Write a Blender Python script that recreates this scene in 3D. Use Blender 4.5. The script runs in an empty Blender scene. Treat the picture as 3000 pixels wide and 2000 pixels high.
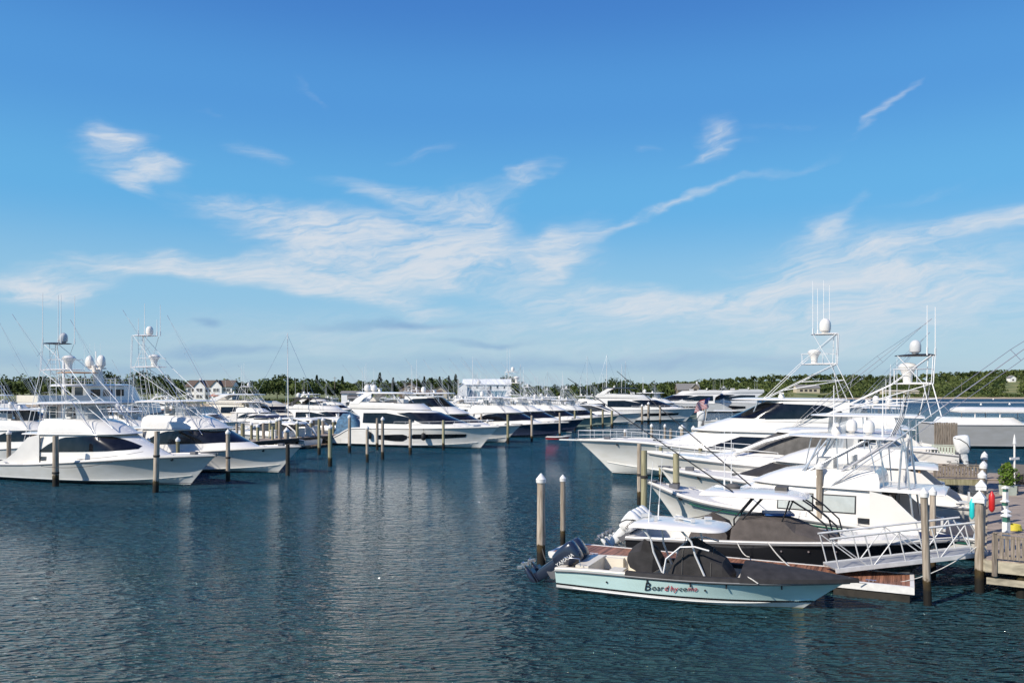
import bpy, math, random
from mathutils import Vector, Matrix, noise
R = math.radians
rnd = random.Random(7)
F = 2333.0; HC = 7.5; HY = 1140.0     # focal length in photo pixels, eye height, horizon row
def W(px, py, z=0.0):
    Y = F*(HC-z)/(py-HY)
    return Vector(((px-1500)/F*Y, Y, z))
def WY(px, py, Y):
    return Vector(((px-1500)/F*Y, Y, HC-(py-HY)/F*Y))

sc = bpy.context.scene
col = bpy.data.collections.new('marina'); sc.collection.children.link(col)

# ---------------------------------------------------------------- materials
MATS = {}
def mat(name, c, rough=0.5, metal=0.0, var=0.06, scale=3.0, bump=0.0, stretch=None, coat=0.0, alpha=1.0, spec=0.5, detail=4):
    if name in MATS: return MATS[name]
    m = bpy.data.materials.new(name); m.use_nodes = True
    nt = m.node_tree; b = nt.nodes['Principled BSDF']
    b.inputs['Roughness'].default_value = rough; b.inputs['Metallic'].default_value = metal
    b.inputs['Coat Weight'].default_value = coat; b.inputs['Alpha'].default_value = alpha
    b.inputs['Specular IOR Level'].default_value = spec
    tc = nt.nodes.new('ShaderNodeTexCoord'); mp = nt.nodes.new('ShaderNodeMapping')
    nt.links.new(tc.outputs['Object'], mp.inputs[0])
    if stretch: mp.inputs['Scale'].default_value = stretch
    n = nt.nodes.new('ShaderNodeTexNoise'); n.inputs['Scale'].default_value = scale; n.inputs['Detail'].default_value = detail
    nt.links.new(mp.outputs[0], n.inputs['Vector'])
    r = nt.nodes.new('ShaderNodeValToRGB'); e = r.color_ramp.elements
    e[0].position = .3; e[1].position = .7
    e[0].color = (*[max(0, x*(1-var*1.5)) for x in c], 1); e[1].color = (*[min(1, x*(1+var)) for x in c], 1)
    nt.links.new(n.outputs['Fac'], r.inputs[0]); nt.links.new(r.outputs[0], b.inputs['Base Color'])
    if bump:
        bp = nt.nodes.new('ShaderNodeBump'); bp.inputs['Strength'].default_value = bump; bp.inputs['Distance'].default_value = .03
        nt.links.new(n.outputs['Fac'], bp.inputs['Height']); nt.links.new(bp.outputs[0], b.inputs['Normal'])
    MATS[name] = m
    return m
def hull_mat(name, top, bands, rough=0.18):
    """hull paint: colour bands by height over the waterline; bands = [(z, colour)...] from low to high, top colour above"""
    if name in MATS: return MATS[name]
    m = bpy.data.materials.new(name); m.use_nodes = True
    nt = m.node_tree; b = nt.nodes['Principled BSDF']
    b.inputs['Roughness'].default_value = rough; b.inputs['Coat Weight'].default_value = .3
    tc = nt.nodes.new('ShaderNodeTexCoord'); sx = nt.nodes.new('ShaderNodeSeparateXYZ')
    nt.links.new(tc.outputs['Object'], sx.inputs[0])
    mr = nt.nodes.new('ShaderNodeMapRange'); mr.inputs[1].default_value = -1; mr.inputs[2].default_value = 1
    nt.links.new(sx.outputs[2], mr.inputs[0])
    r = nt.nodes.new('ShaderNodeValToRGB'); r.color_ramp.interpolation = 'CONSTANT'
    e = r.color_ramp.elements
    e[0].position = 0; e[0].color = (*bands[0][1], 1)
    cols = [c for _, c in bands[1:]]+[top]
    e[1].position = (bands[0][0]+1)/2; e[1].color = (*cols[0], 1)
    for i, (z, c) in enumerate(bands[1:]):
        q = e.new((z+1)/2); q.color = (*cols[i+1], 1)
    nt.links.new(mr.outputs[0], r.inputs[0])
    n = nt.nodes.new('ShaderNodeTexNoise'); n.inputs['Scale'].default_value = 1.2; n.inputs['Detail'].default_value = 5
    mp = nt.nodes.new('ShaderNodeMapping'); mp.inputs['Scale'].default_value = (.6, .6, 2.0)
    nt.links.new(tc.outputs['Object'], mp.inputs[0]); nt.links.new(mp.outputs[0], n.inputs['Vector'])
    mx = nt.nodes.new('ShaderNodeMix'); mx.data_type = 'RGBA'; mx.blend_type = 'MULTIPLY'
    mx.inputs[0].default_value = 1
    rr = nt.nodes.new('ShaderNodeValToRGB'); rr.color_ramp.elements[0].position = .25; rr.color_ramp.elements[1].position = .65
    rr.color_ramp.elements[0].color = (.88, .87, .84, 1); rr.color_ramp.elements[1].color = (1, 1, 1, 1)
    nt.links.new(n.outputs['Fac'], rr.inputs[0])
    nt.links.new(r.outputs[0], mx.inputs[6]); nt.links.new(rr.outputs[0], mx.inputs[7])
    nt.links.new(mx.outputs[2], b.inputs['Base Color'])
    MATS[name] = m
    return m
BLK = (.012, .012, .014)
WHITE = mat('gelcoat white', (.77, .74, .69), .22, coat=.35, var=.025, scale=1.4)
CREAM = mat('gelcoat cream', (.72, .66, .55), .4, var=.04)
OFFW = mat('gelcoat pale grey', (.60, .60, .59), .35, var=.04)
NONSKID = mat('nonskid deck', (.72, .69, .64), .6, var=.05, scale=6)
ALU = mat('polished alloy', (.70, .70, .71), .28, .75, var=.05)
ALUW = mat('white painted tube', (.82, .81, .79), .3, var=.03)
STEEL = mat('stainless', (.62, .62, .64), .2, .9)
BLACKP = mat('black powdercoat', (.02, .021, .024), .4)
GLASS = mat('tinted glass', (.008, .009, .012), .07, coat=.15, var=.5, scale=1.3, spec=.5)
GLASSB = mat('blue tinted glass', (.03, .06, .10), .05, var=.3, scale=1.2, spec=.8)
SMOKE = mat('smoked plexi', (.05, .055, .06), .15, var=.2)
VINYL = mat('clear vinyl curtain', (.42, .46, .50), .18, alpha=.55, var=.2, scale=1.5)
TEAK = mat('teak', (.42, .25, .13), .6, var=.2, scale=3, stretch=(1, 8, 1))
IPE = mat('brown decking', (.28, .125, .07), .6, var=.35, scale=2.2, stretch=(9, .6, 1))
COVER = mat('charcoal canvas', (.028, .026, .027), .85, var=.25, scale=3, bump=.5)
TAUPE = mat('taupe canvas', (.095, .08, .073), .85, var=.2, scale=2.5, bump=.7)
GREYC = mat('grey canvas', (.10, .095, .09), .8, var=.2, bump=.4)
NAVYC = mat('navy canvas', (.015, .03, .09), .8, var=.25, bump=.4)
RUBBER = mat('black rubber', (.012, .012, .013), .6)
ROPE = mat('white rope', (.68, .65, .58), .8, var=.15, scale=20)
ROPED = mat('dark rope', (.05, .045, .04), .8, var=.2, scale=20)
REDP = mat('red paint', (.55, .02, .02), .4)
BLUEP = mat('blue paint', (.03, .10, .30), .4)
ENGN = mat('navy cowling', (.018, .026, .048), .22, coat=.6, var=.1)
ENGW = mat('white cowling', (.80, .79, .76), .25, coat=.5, var=.03)
WHCAP = mat('white plastic cap', (.78, .76, .72), .5, var=.08, scale=5)
PWHITE = mat('white metal gangway', (.62, .615, .60), .4, var=.08, scale=4)
GRAYM = mat('grey machinery', (.12, .12, .13), .5)

def wood_mat(name, c, c2, wetz=.55):
    m = bpy.data.materials.new(name); m.use_nodes = True
    nt = m.node_tree; b = nt.nodes['Principled BSDF']; b.inputs['Roughness'].default_value = .8
    L = nt.links.new
    tc = nt.nodes.new('ShaderNodeTexCoord'); mp = nt.nodes.new('ShaderNodeMapping'); mp.inputs['Scale'].default_value = (14, 14, 1.1)
    L(tc.outputs['Object'], mp.inputs[0])
    n = nt.nodes.new('ShaderNodeTexNoise'); n.inputs['Scale'].default_value = 1; n.inputs['Detail'].default_value = 6
    L(mp.outputs[0], n.inputs['Vector'])
    r = nt.nodes.new('ShaderNodeValToRGB'); e = r.color_ramp.elements
    e[0].position = .33; e[0].color = (*c2, 1); e[1].position = .62; e[1].color = (*c, 1)
    L(n.outputs['Fac'], r.inputs[0])
    oi = nt.nodes.new('ShaderNodeObjectInfo')
    hs = nt.nodes.new('ShaderNodeHueSaturation'); mr = nt.nodes.new('ShaderNodeMapRange')
    mr.inputs[3].default_value = .75; mr.inputs[4].default_value = 1.2
    L(oi.outputs['Random'], mr.inputs[0]); L(mr.outputs[0], hs.inputs['Value']); L(r.outputs[0], hs.inputs['Color'])
    # tide band: weed and wet wood near the waterline
    sx = nt.nodes.new('ShaderNodeSeparateXYZ'); L(tc.outputs['Object'], sx.inputs[0])
    n2 = nt.nodes.new('ShaderNodeTexNoise'); n2.inputs['Scale'].default_value = 7; L(tc.outputs['Object'], n2.inputs['Vector'])
    ad = nt.nodes.new('ShaderNodeMath'); ad.operation = 'MULTIPLY_ADD'; ad.inputs[1].default_value = -.5
    L(n2.outputs['Fac'], ad.inputs[0]); L(sx.outputs[2], ad.inputs[2])
    r2 = nt.nodes.new('ShaderNodeValToRGB'); e = r2.color_ramp.elements
    e[0].position = max(.01, wetz-.35); e[0].color = (.02, .017, .008, 1); e[1].position = wetz; e[1].color = (.16, .12, .035, 1)
    q = e.new(min(.95, wetz+.12)); q.color = (1, 1, 1, 1)
    L(ad.outputs[0], r2.inputs[0])
    mx = nt.nodes.new('ShaderNodeMix'); mx.data_type = 'RGBA'; mx.blend_type = 'MULTIPLY'; mx.inputs[0].default_value = 1
    L(hs.outputs[0], mx.inputs[6]); L(r2.outputs[0], mx.inputs[7]); L(mx.outputs[2], b.inputs['Base Color'])
    bp = nt.nodes.new('ShaderNodeBump'); bp.inputs['Strength'].default_value = .6; bp.inputs['Distance'].default_value = .02
    L(n.outputs['Fac'], bp.inputs['Height']); L(bp.outputs[0], b.inputs['Normal'])
    MATS[name] = m
    return m
PILEW = wood_mat('weathered pile wood', (.44, .37, .29), (.21, .165, .12))
PILEG = wood_mat('greenish treated pile', (.34, .31, .19), (.19, .17, .09))
PLANK = mat('weathered planks', (.36, .29, .235), .8, var=.3, scale=2.0, stretch=(.5, 7, 1), bump=.3)
PLANKD = mat('grey brown boards', (.27, .22, .17), .85, var=.35, scale=4, stretch=(5, 5, .5), bump=.3)
BEAM = mat('pale timber beam', (.42, .37, .27), .8, var=.3, scale=2, stretch=(1, 1, 3))
DARKW = mat('dark wet timber', (.03, .026, .02), .8, var=.3)

# ---------------------------------------------------------------- mesh builder
class MB:
    def __init__(s): s.v = []; s.f = []
    def add(s, vs, fs):
        k = len(s.v); s.v += [tuple(v) for v in vs]; s.f += [tuple(i+k for i in f) for f in fs]; return s
    def box(s, c, d, rz=0, ry=0, taper=1.0):
        x, y, z = d[0]/2, d[1]/2, d[2]/2
        M = Matrix.Rotation(rz, 3, 'Z') @ Matrix.Rotation(ry, 3, 'Y')
        vs = []
        for sz in (-1, 1):
            t = taper if sz > 0 else 1
            for sx, sy in ((-1, -1), (1, -1), (1, 1), (-1, 1)):
                vs.append(Vector(c)+M@Vector((sx*x*t, sy*y*t, sz*z)))
        return s.add(vs, [(3, 2, 1, 0), (4, 5, 6, 7), (0, 1, 5, 4), (1, 2, 6, 5), (2, 3, 7, 6), (3, 0, 4, 7)])
    def beam(s, a, b, w, h):
        a = Vector(a); b = Vector(b); d = b-a; u = d.normalized()
        side = u.cross(Vector((0, 0, 1)))
        side = side.normalized() if side.length > 1e-4 else Vector((1, 0, 0))
        up = side.cross(u)
        vs = [p+side*sx*w/2+up*sz*h/2 for p in (a, b) for sx, sz in ((-1, -1), (1, -1), (1, 1), (-1, 1))]
        return s.add(vs, [(0, 1, 2, 3), (7, 6, 5, 4), (0, 4, 5, 1), (1, 5, 6, 2), (2, 6, 7, 3), (3, 7, 4, 0)])
    def tube(s, pts, r, n=6, r2=None, cap=True):
        pts = [Vector(p) for p in pts]; m = len(pts); vs = []
        up0 = None
        for i, p in enumerate(pts):
            d = (pts[min(i+1, m-1)]-pts[max(i-1, 0)]).normalized()
            if up0 is None:
                up0 = Vector((0, 0, 1)) if abs(d.z) < .9 else Vector((1, 0, 0))
            a = d.cross(up0)
            if a.length < 1e-3: a = d.cross(Vector((0, 1, .1)))
            a.normalize(); b = a.cross(d); up0 = b
            rr = r if r2 is None else r+(r2-r)*i/(m-1)
            for k in range(n):
                t = 2*math.pi*k/n
                vs.append(p+a*math.cos(t)*rr+b*math.sin(t)*rr)
        fs = []
        for i in range(m-1):
            for k in range(n):
                fs.append((i*n+k, (i+1)*n+k, (i+1)*n+(k+1) % n, i*n+(k+1) % n))
        if cap:
            fs.append(tuple(range(n))); fs.append(tuple((m-1)*n+k for k in reversed(range(n))))
        return s.add(vs, fs)
    def lathe(s, prof, c=(0, 0, 0), n=14, axis='Z', sq=1.0):
        vs = []; fs = []; m = len(prof)
        for (r, z) in prof:
            for k in range(n):
                t = 2*math.pi*k/n+math.pi/n
                x, y = r*math.cos(t), r*math.sin(t)*sq
                p = Vector((x, y, z)) if axis == 'Z' else Vector((z, x, y))
                vs.append(p+Vector(c))
        for i in range(m-1):
            for k in range(n):
                fs.append((i*n+k, i*n+(k+1) % n, (i+1)*n+(k+1) % n, (i+1)*n+k))
        fs.append(tuple(reversed(range(n)))); fs.append(tuple((m-1)*n+k for k in range(n)))
        return s.add(vs, fs)
    def grid(s, rows, close=False):
        m = len(rows); n = len(rows[0]); vs = [p for r in rows for p in r]; fs = []
        for i in range(m-1):
            for j in range(n-1 if not close else n):
                fs.append((i*n+j, i*n+(j+1) % n, (i+1)*n+(j+1) % n, (i+1)*n+j))
        return s.add(vs, fs)
    def prism(s, poly, y0, y1):
        n = len(poly)
        vs = [(x, y0, z) for x, z in poly]+[(x, y1, z) for x, z in poly]
        fs = [tuple(range(n)), tuple(reversed(range(n, 2*n)))]+[(i, n+i, n+(i+1) % n, (i+1) % n) for i in range(n)]
        return s.add(vs, fs)
    def build(s, name, m, parent=None, ang=35, loc=None, rz=None):
        me = bpy.data.meshes.new(name); me.from_pydata(s.v, [], s.f); me.validate(); me.update()
        import bmesh
        bm = bmesh.new(); bm.from_mesh(me); bmesh.ops.recalc_face_normals(bm, faces=bm.faces); bm.to_mesh(me); bm.free()
        if ang:
            me.shade_smooth(); me.set_sharp_from_angle(angle=R(ang))
        me.materials.append(m)
        o = bpy.data.objects.new(name, me); col.objects.link(o)
        if parent: o.parent = parent
        if loc is not None: o.location = loc
        if rz is not None: o.rotation_euler = (0, 0, rz)
        return o
def tag(o, label, cat, group=None, kind=None):
    if label: o['label'] = label
    if cat: o['category'] = cat
    if group: o['group'] = group
    if kind: o['kind'] = kind
    return o
def empty(name, loc, rz, label, cat, group=None):
    o = bpy.data.objects.new(name, None); col.objects.link(o); o.location = loc; o.rotation_euler = (0, 0, rz)
    o.empty_display_size = .5
    return tag(o, label, cat, group)
def kids(o): return [c for c in col.objects if c.parent == o]
def copy_tree(o, parent=None, tree=None):
    c = o.copy(); col.objects.link(c); c.parent = parent
    for ch in list(o.children): copy_tree(ch, c)
    return c
def struct(name, mb, m, ang=0):
    o = mb.build(name, m, ang=ang); o['kind'] = 'structure'; return o
def lerp(a, b, t): return a+(b-a)*t
def pl(tab, x):
    if x <= tab[0][0]: return tab[0][1]
    for (a, b), (c, d) in zip(tab, tab[1:]):
        if x <= c: return b+(d-b)*(x-a)/(c-a)
    return tab[-1][1]
def spl(tab, x):
    """smooth interpolation through (x, y) knots"""
    if x <= tab[0][0]: return tab[0][1]
    if x >= tab[-1][0]: return tab[-1][1]
    n = len(tab)
    for i in range(n-1):
        x0, y0 = tab[i]; x1, y1 = tab[i+1]
        if x <= x1:
            def sl(k):
                if k == 0: return (tab[1][1]-tab[0][1])/(tab[1][0]-tab[0][0])
                if k == n-1: return (tab[-1][1]-tab[-2][1])/(tab[-1][0]-tab[-2][0])
                return (tab[k+1][1]-tab[k-1][1])/(tab[k+1][0]-tab[k-1][0])
            h = x1-x0; t = (x-x0)/h; m0 = sl(i)*h; m1 = sl(i+1)*h
            return (2*t**3-3*t*t+1)*y0+(t**3-2*t*t+t)*m0+(-2*t**3+3*t*t)*y1+(t**3-t*t)*m1

# ---------------------------------------------------------------- camera, sun, sky
cam = bpy.data.cameras.new('camera'); co = bpy.data.objects.new('camera', cam); sc.collection.objects.link(co)
co.location = (0, 0, HC); co.rotation_euler = (R(90), 0, 0)
cam.sensor_width = 36; cam.lens = 36*F/3000; cam.shift_y = (HY-1000)/3000
cam.clip_end = 9000; cam.clip_start = .5
sc.camera = co
SUN_EL, SUN_AZ = 37, 235     # compass bearing of the sun measured from +Y clockwise: behind the camera, to the left
sd = Vector((math.sin(R(SUN_AZ))*math.cos(R(SUN_EL)), math.cos(R(SUN_AZ))*math.cos(R(SUN_EL)), math.sin(R(SUN_EL))))
sl = bpy.data.lights.new('sun', 'SUN'); sl.energy = 4.9; sl.angle = R(.53); sl.color = (1, .93, .82)
so = bpy.data.objects.new('sun', sl); sc.collection.objects.link(so)
so.rotation_euler = sd.to_track_quat('Z', 'Y').to_euler()
w = bpy.data.worlds.new('World'); sc.world = w; w.use_nodes = True
nt = w.node_tree; N = nt.nodes; L = nt.links.new
bg = N['Background']; bg.inputs['Strength'].default_value = .105
sky = N.new('ShaderNodeTexSky'); sky.sky_type = 'NISHITA'; sky.sun_disc = False
sky.sun_elevation = R(SUN_EL); sky.sun_rotation = R(SUN_AZ)
sky.air_density = 1.0; sky.dust_density = .35; sky.ozone_density = 2.6
hs = N.new('ShaderNodeHueSaturation'); hs.inputs['Saturation'].default_value = 1.25; hs.inputs['Value'].default_value = 1.0
L(sky.outputs[0], hs.inputs['Color'])
def M(op, a, b=None, c=None, clamp=False):
    n = N.new('ShaderNodeMath'); n.operation = op; n.use_clamp = clamp
    for i, x in enumerate((a, b, c)):
        if x is None: continue
        if hasattr(x, 'default_value') or hasattr(x, 'is_linked'): L(x, n.inputs[i])
        else: n.inputs[i].default_value = x
    return n.outputs[0]
tc = N.new('ShaderNodeTexCoord'); sx = N.new('ShaderNodeSeparateXYZ'); L(tc.outputs['Generated'], sx.inputs[0])
az = M('ARCTAN2', sx.outputs[0], sx.outputs[1])
el = M('ARCSINE', sx.outputs[2])
cb = N.new('ShaderNodeCombineXYZ'); L(az, cb.inputs[0]); L(el, cb.inputs[1])
# wispy warp
def noise3(vec, scale, detail=5, rough=.6, mapscale=(1, 1, 1), dist=0.0):
    mp = N.new('ShaderNodeMapping'); mp.inputs['Scale'].default_value = mapscale; L(vec, mp.inputs[0])
    n = N.new('ShaderNodeTexNoise'); n.inputs['Scale'].default_value = scale; n.inputs['Detail'].default_value = detail
    n.inputs['Roughness'].default_value = rough; n.inputs['Distortion'].default_value = dist
    L(mp.outputs[0], n.inputs['Vector']); return n
wn = noise3(cb.outputs[0], 6.5, 4, .55, (1, 2.2, 1))
vs_ = N.new('ShaderNodeVectorMath'); vs_.operation = 'SUBTRACT'; L(wn.outputs['Color'], vs_.inputs[0]); vs_.inputs[1].default_value = (.5, .5, .5)
vm = N.new('ShaderNodeVectorMath'); vm.operation = 'MULTIPLY'; L(vs_.outputs[0], vm.inputs[0]); vm.inputs[1].default_value = (.16, .05, 0)
va = N.new('ShaderNodeVectorMath'); va.operation = 'ADD'; L(cb.outputs[0], va.inputs[0]); L(vm.outputs[0], va.inputs[1])
# cloud patches: centre (photo px), half-length, half-thickness (px), tilt deg, density
BL = [(345,400,85,34,-12,.85),(290,465,110,40,-35,.35),(395,500,110,40,8,.75),(460,480,70,22,5,.5),(385,555,60,18,-20,.75),
 (760,445,110,22,-6,.42),(700,585,190,26,3,.5),(1150,560,150,24,-8,.62),(900,660,260,50,-6,.9),(1100,690,280,60,-3,.9),
 (1330,655,150,75,12,.95),(1500,545,150,22,18,.22),(1300,765,380,66,-1,1.0),(1080,800,260,36,-6,.75),(450,780,330,28,3,.85),
 (120,838,190,34,2,1.25),(240,735,110,10,5,.4),(760,800,330,34,-6,.8),(950,850,220,30,-10,.75),(1150,900,160,24,-8,.5),(520,755,70,28,-20,.6),
 (1650,700,110,40,25,.8),(1820,650,240,14,18,.32),(1950,600,260,9,17,.35),(2080,560,260,10,16,.4),(1600,790,60,36,30,.8),
 (2120,400,55,46,50,.62),(2110,440,90,12,14,.6),(2580,325,130,9,24,.5),(2300,360,90,10,4,.3),(1910,430,45,10,10,.35),(880,265,60,12,-38,.3),
 (1720,870,240,32,2,.8),(1950,905,330,30,3,.7),(2150,880,300,26,5,.55),(2380,690,90,42,40,.62),(2480,590,60,26,48,.3),
 (2450,800,330,90,6,.8),(2700,700,300,26,12,.72),(2900,660,240,20,9,.7),(2700,860,420,60,4,.62),(1500,935,800,36,0,.34),(2400,940,700,60,2,.36),
 (500,950,600,30,0,.18),(2640,780,150,40,4,.35),(1250,450,0+110,14,14,.35),(1560,520,70,26,35,.5),(600,330,60,10,-20,.2),(2640,300,110,8,25,.45),(2760,560,200,14,8,.25),(2850,780,260,60,4,.45),(700,1010,900,34,0,.26),(2100,1030,1000,50,0,.34),(1300,975,500,14,1,.3),(2700,930,400,50,2,.4),(1100,770,330,30,-3,.6)]
acc = None
for (x, y, a, b_, t, dn) in BL:
    X = math.atan2(x-1500, F); Yv = math.atan((HY-y)/math.hypot(F, x-1500))
    k = 1/math.hypot(F, x-1500)
    mp = N.new('ShaderNodeMapping'); mp.vector_type = 'TEXTURE'
    mp.inputs['Location'].default_value = (X, Yv, 0); mp.inputs['Rotation'].default_value = (0, 0, R(t))
    mp.inputs['Scale'].default_value = (a*k*1.75, b_*k*2.1, 1)
    L(va.outputs[0], mp.inputs[0])
    ln = N.new('ShaderNodeVectorMath'); ln.operation = 'LENGTH'; L(mp.outputs[0], ln.inputs[0])
    mr = N.new('ShaderNodeMapRange'); mr.interpolation_type = 'SMOOTHSTEP'
    mr.inputs[1].default_value = 1; mr.inputs[2].default_value = 0; mr.inputs[3].default_value = 0; mr.inputs[4].default_value = dn
    L(ln.outputs['Value'], mr.inputs[0])
    acc = mr.outputs[0] if acc is None else M('SUBTRACT', M('ADD', acc, mr.outputs[0]), M('MULTIPLY', acc, mr.outputs[0]))
# streaks
rot = N.new('ShaderNodeMapping'); rot.inputs['Rotation'].default_value = (0, 0, R(-9)); L(va.outputs[0], rot.inputs[0])
f1 = noise3(rot.outputs[0], 8, 6, .6, (1, 4.8, 1), .6)
f2 = noise3(rot.outputs[0], 34, 3, .65, (1, 6, 1), .4)
fb = M('ADD', M('MULTIPLY', f1.outputs['Fac'], .7), M('MULTIPLY', f2.outputs['Fac'], .3))
st = N.new('ShaderNodeMapRange'); st.inputs[1].default_value = .33; st.inputs[2].default_value = .64; L(fb, st.inputs[0])
d1 = M('MULTIPLY', acc, M('MULTIPLY_ADD', st.outputs[0], .85, .28))
dens = N.new('ShaderNodeMapRange'); dens.interpolation_type = 'SMOOTHSTEP'; dens.inputs[1].default_value = .05; dens.inputs[2].default_value = 1.0; dens.inputs[4].default_value = .88
L(d1, dens.inputs[0])
rp = N.new('ShaderNodeValToRGB'); rp.color_ramp.interpolation = 'EASE'; ee = rp.color_ramp.elements
def c8(r, g, b_): return tuple(((v/255+.055)/1.055)**2.4 for v in (r, g, b_))+(1,)
ee[0].position = 0; ee[0].color = c8(168, 196, 216); ee[1].position = 1; ee[1].color = c8(40, 80, 165)
for p_, c_ in ((.05, c8(163, 197, 219)), (.13, c8(143, 194, 226)), (.25, c8(100, 176, 228)), (.38, c8(84, 154, 220)), (.52, c8(68, 128, 204)), (.72, c8(52, 102, 186))):
    q = ee.new(p_); q.color = c_
L(M('MULTIPLY', el, 1/.9, clamp=True), rp.inputs[0])
gs = N.new('ShaderNodeVectorMath'); gs.operation = 'SCALE'; gs.inputs['Scale'].default_value = .97/.105; L(rp.outputs[0], gs.inputs[0])
gm = N.new('ShaderNodeMix'); gm.data_type = 'RGBA'; gm.inputs[0].default_value = .85; L(hs.outputs[0], gm.inputs[6]); L(gs.outputs[0], gm.inputs[7])
mx = N.new('ShaderNodeMix'); mx.data_type = 'RGBA'; L(dens.outputs[0], mx.inputs[0]); L(gm.outputs[2], mx.inputs[6]); mx.inputs[7].default_value = (6.3, 6.65, 7.15, 1)
da = None
for (x, y, a, b_, t, dn) in ((1150,962,240,11,0,.7),(620,1022,260,16,0,.6),(1420,1010,150,8,0,.6),(560,956,60,9,-2,.6),(1700,1062,900,22,0,.45),(400,1068,600,20,0,.4),(2300,1075,500,14,0,.3)):
    X = math.atan2(x-1500, F); Yv = math.atan((HY-y)/math.hypot(F, x-1500)); k = 1/math.hypot(F, x-1500)
    mp = N.new('ShaderNodeMapping'); mp.vector_type = 'TEXTURE'; mp.inputs['Location'].default_value = (X, Yv, 0); mp.inputs['Rotation'].default_value = (0, 0, R(t)); mp.inputs['Scale'].default_value = (a*k*1.4, b_*k*1.9, 1)
    L(va.outputs[0], mp.inputs[0]); ln = N.new('ShaderNodeVectorMath'); ln.operation = 'LENGTH'; L(mp.outputs[0], ln.inputs[0])
    mr = N.new('ShaderNodeMapRange'); mr.interpolation_type = 'SMOOTHSTEP'; mr.inputs[1].default_value = 1; mr.inputs[2].default_value = 0; mr.inputs[3].default_value = 0; mr.inputs[4].default_value = dn
    L(ln.outputs['Value'], mr.inputs[0]); da = mr.outputs[0] if da is None else M('MAXIMUM', da, mr.outputs[0])
m3 = N.new('ShaderNodeMix'); m3.data_type = 'RGBA'; L(M('MULTIPLY', da, M('MULTIPLY_ADD', st.outputs[0], .7, .4)), m3.inputs[0]); L(mx.outputs[2], m3.inputs[6]); m3.inputs[7].default_value = tuple(v/.11 for v in c8(118, 158, 202)[:3])+(1,)
L(m3.outputs[2], bg.inputs['Color'])
w.cycles.sampling_method = 'MANUAL'; w.cycles.sample_map_resolution = 512
vs = sc.view_settings; vs.view_transform = 'Standard'; vs.look = 'None'; vs.exposure = .10; vs.gamma = 1
sc.cycles.max_bounces = 6; sc.cycles.transparent_max_bounces = 12
# ---------------------------------------------------------------- water
wm = bpy.data.materials.new('harbour water'); wm.use_nodes = True
nt = wm.node_tree; b = nt.nodes['Principled BSDF']; L = nt.links.new
b.inputs['Base Color'].default_value = (.007, .040, .048, 1); b.inputs['Roughness'].default_value = .035
b.inputs['IOR'].default_value = 1.333
tc = nt.nodes.new('ShaderNodeTexCoord')
def wn(scale, rot, sc_, detail=3, rough=.5, dist=0):
    mp = nt.nodes.new('ShaderNodeMapping'); mp.inputs['Rotation'].default_value = (0, 0, R(rot)); mp.inputs['Scale'].default_value = sc_
    L(tc.outputs['Object'], mp.inputs[0])
    n = nt.nodes.new('ShaderNodeTexNoise'); n.inputs['Scale'].default_value = scale; n.inputs['Detail'].default_value = detail
    n.inputs['Roughness'].default_value = rough; n.inputs['Distortion'].default_value = dist
    L(mp.outputs[0], n.inputs['Vector']); return n.outputs['Fac']
def vmath(op, a, bb):
    n = nt.nodes.new('ShaderNodeVectorMath'); n.operation = op
    for i, x in enumerate((a, bb)):
        if isinstance(x, tuple): n.inputs[i].default_value = x
        elif isinstance(x, float): n.inputs['Scale'].default_value = x
        else: L(x, n.inputs[i])
    return n.outputs[0]
def slope(scale, rot, sc_, amp, detail=3, rough=.55, dist=0):
    f = wn(scale, rot, sc_, detail, rough, dist).node.outputs['Color']
    return vmath('MULTIPLY', vmath('SUBTRACT', f, (.5, .5, .5)), (amp*.65, amp, 0))
sepn = nt.nodes.new('ShaderNodeSeparateXYZ'); L(tc.outputs['Object'], sepn.inputs[0])
def mrange(src, a0, a1, b0, b1):
    m_ = nt.nodes.new('ShaderNodeMapRange'); m_.inputs[1].default_value = a0; m_.inputs[2].default_value = a1; m_.inputs[3].default_value = b0; m_.inputs[4].default_value = b1
    L(src, m_.inputs[0]); return m_.outputs[0]
big = wn(.035, 30, (1, 2.4, 1), 3, .6)
gust = mrange(big, .36, .64, .95, 2.1)
def mulv(v_, f_):
    n_ = nt.nodes.new('ShaderNodeVectorMath'); n_.operation = 'SCALE'; L(v_, n_.inputs[0]); L(f_, n_.inputs['Scale']); return n_.outputs[0]
def mth1(op, a_, b_=None):
    n_ = nt.nodes.new('ShaderNodeMath'); n_.operation = op
    for i_, q_ in enumerate((a_, b_)):
        if q_ is None: continue
        if isinstance(q_, (int, float)): n_.inputs[i_].default_value = q_
        else: L(q_, n_.inputs[i_])
    return n_.outputs[0]
def ridge(h_): return mth1('SUBTRACT', 1.0, mth1('POWER', mth1('MULTIPLY', mth1('ABSOLUTE', mth1('SUBTRACT', h_, .5)), 3.2), .8))
def nz(vec, scale, rot, sc_, detail, rough, dist):
    mp = nt.nodes.new('ShaderNodeMapping'); mp.inputs['Rotation'].default_value = (0, 0, R(rot)); mp.inputs['Scale'].default_value = sc_; L(vec, mp.inputs[0])
    n = nt.nodes.new('ShaderNodeTexNoise'); n.inputs['Scale'].default_value = scale; n.inputs['Detail'].default_value = detail; n.inputs['Roughness'].default_value = rough; n.inputs['Distortion'].default_value = dist
    L(mp.outputs[0], n.inputs['Vector']); return n.outputs['Fac']
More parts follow.
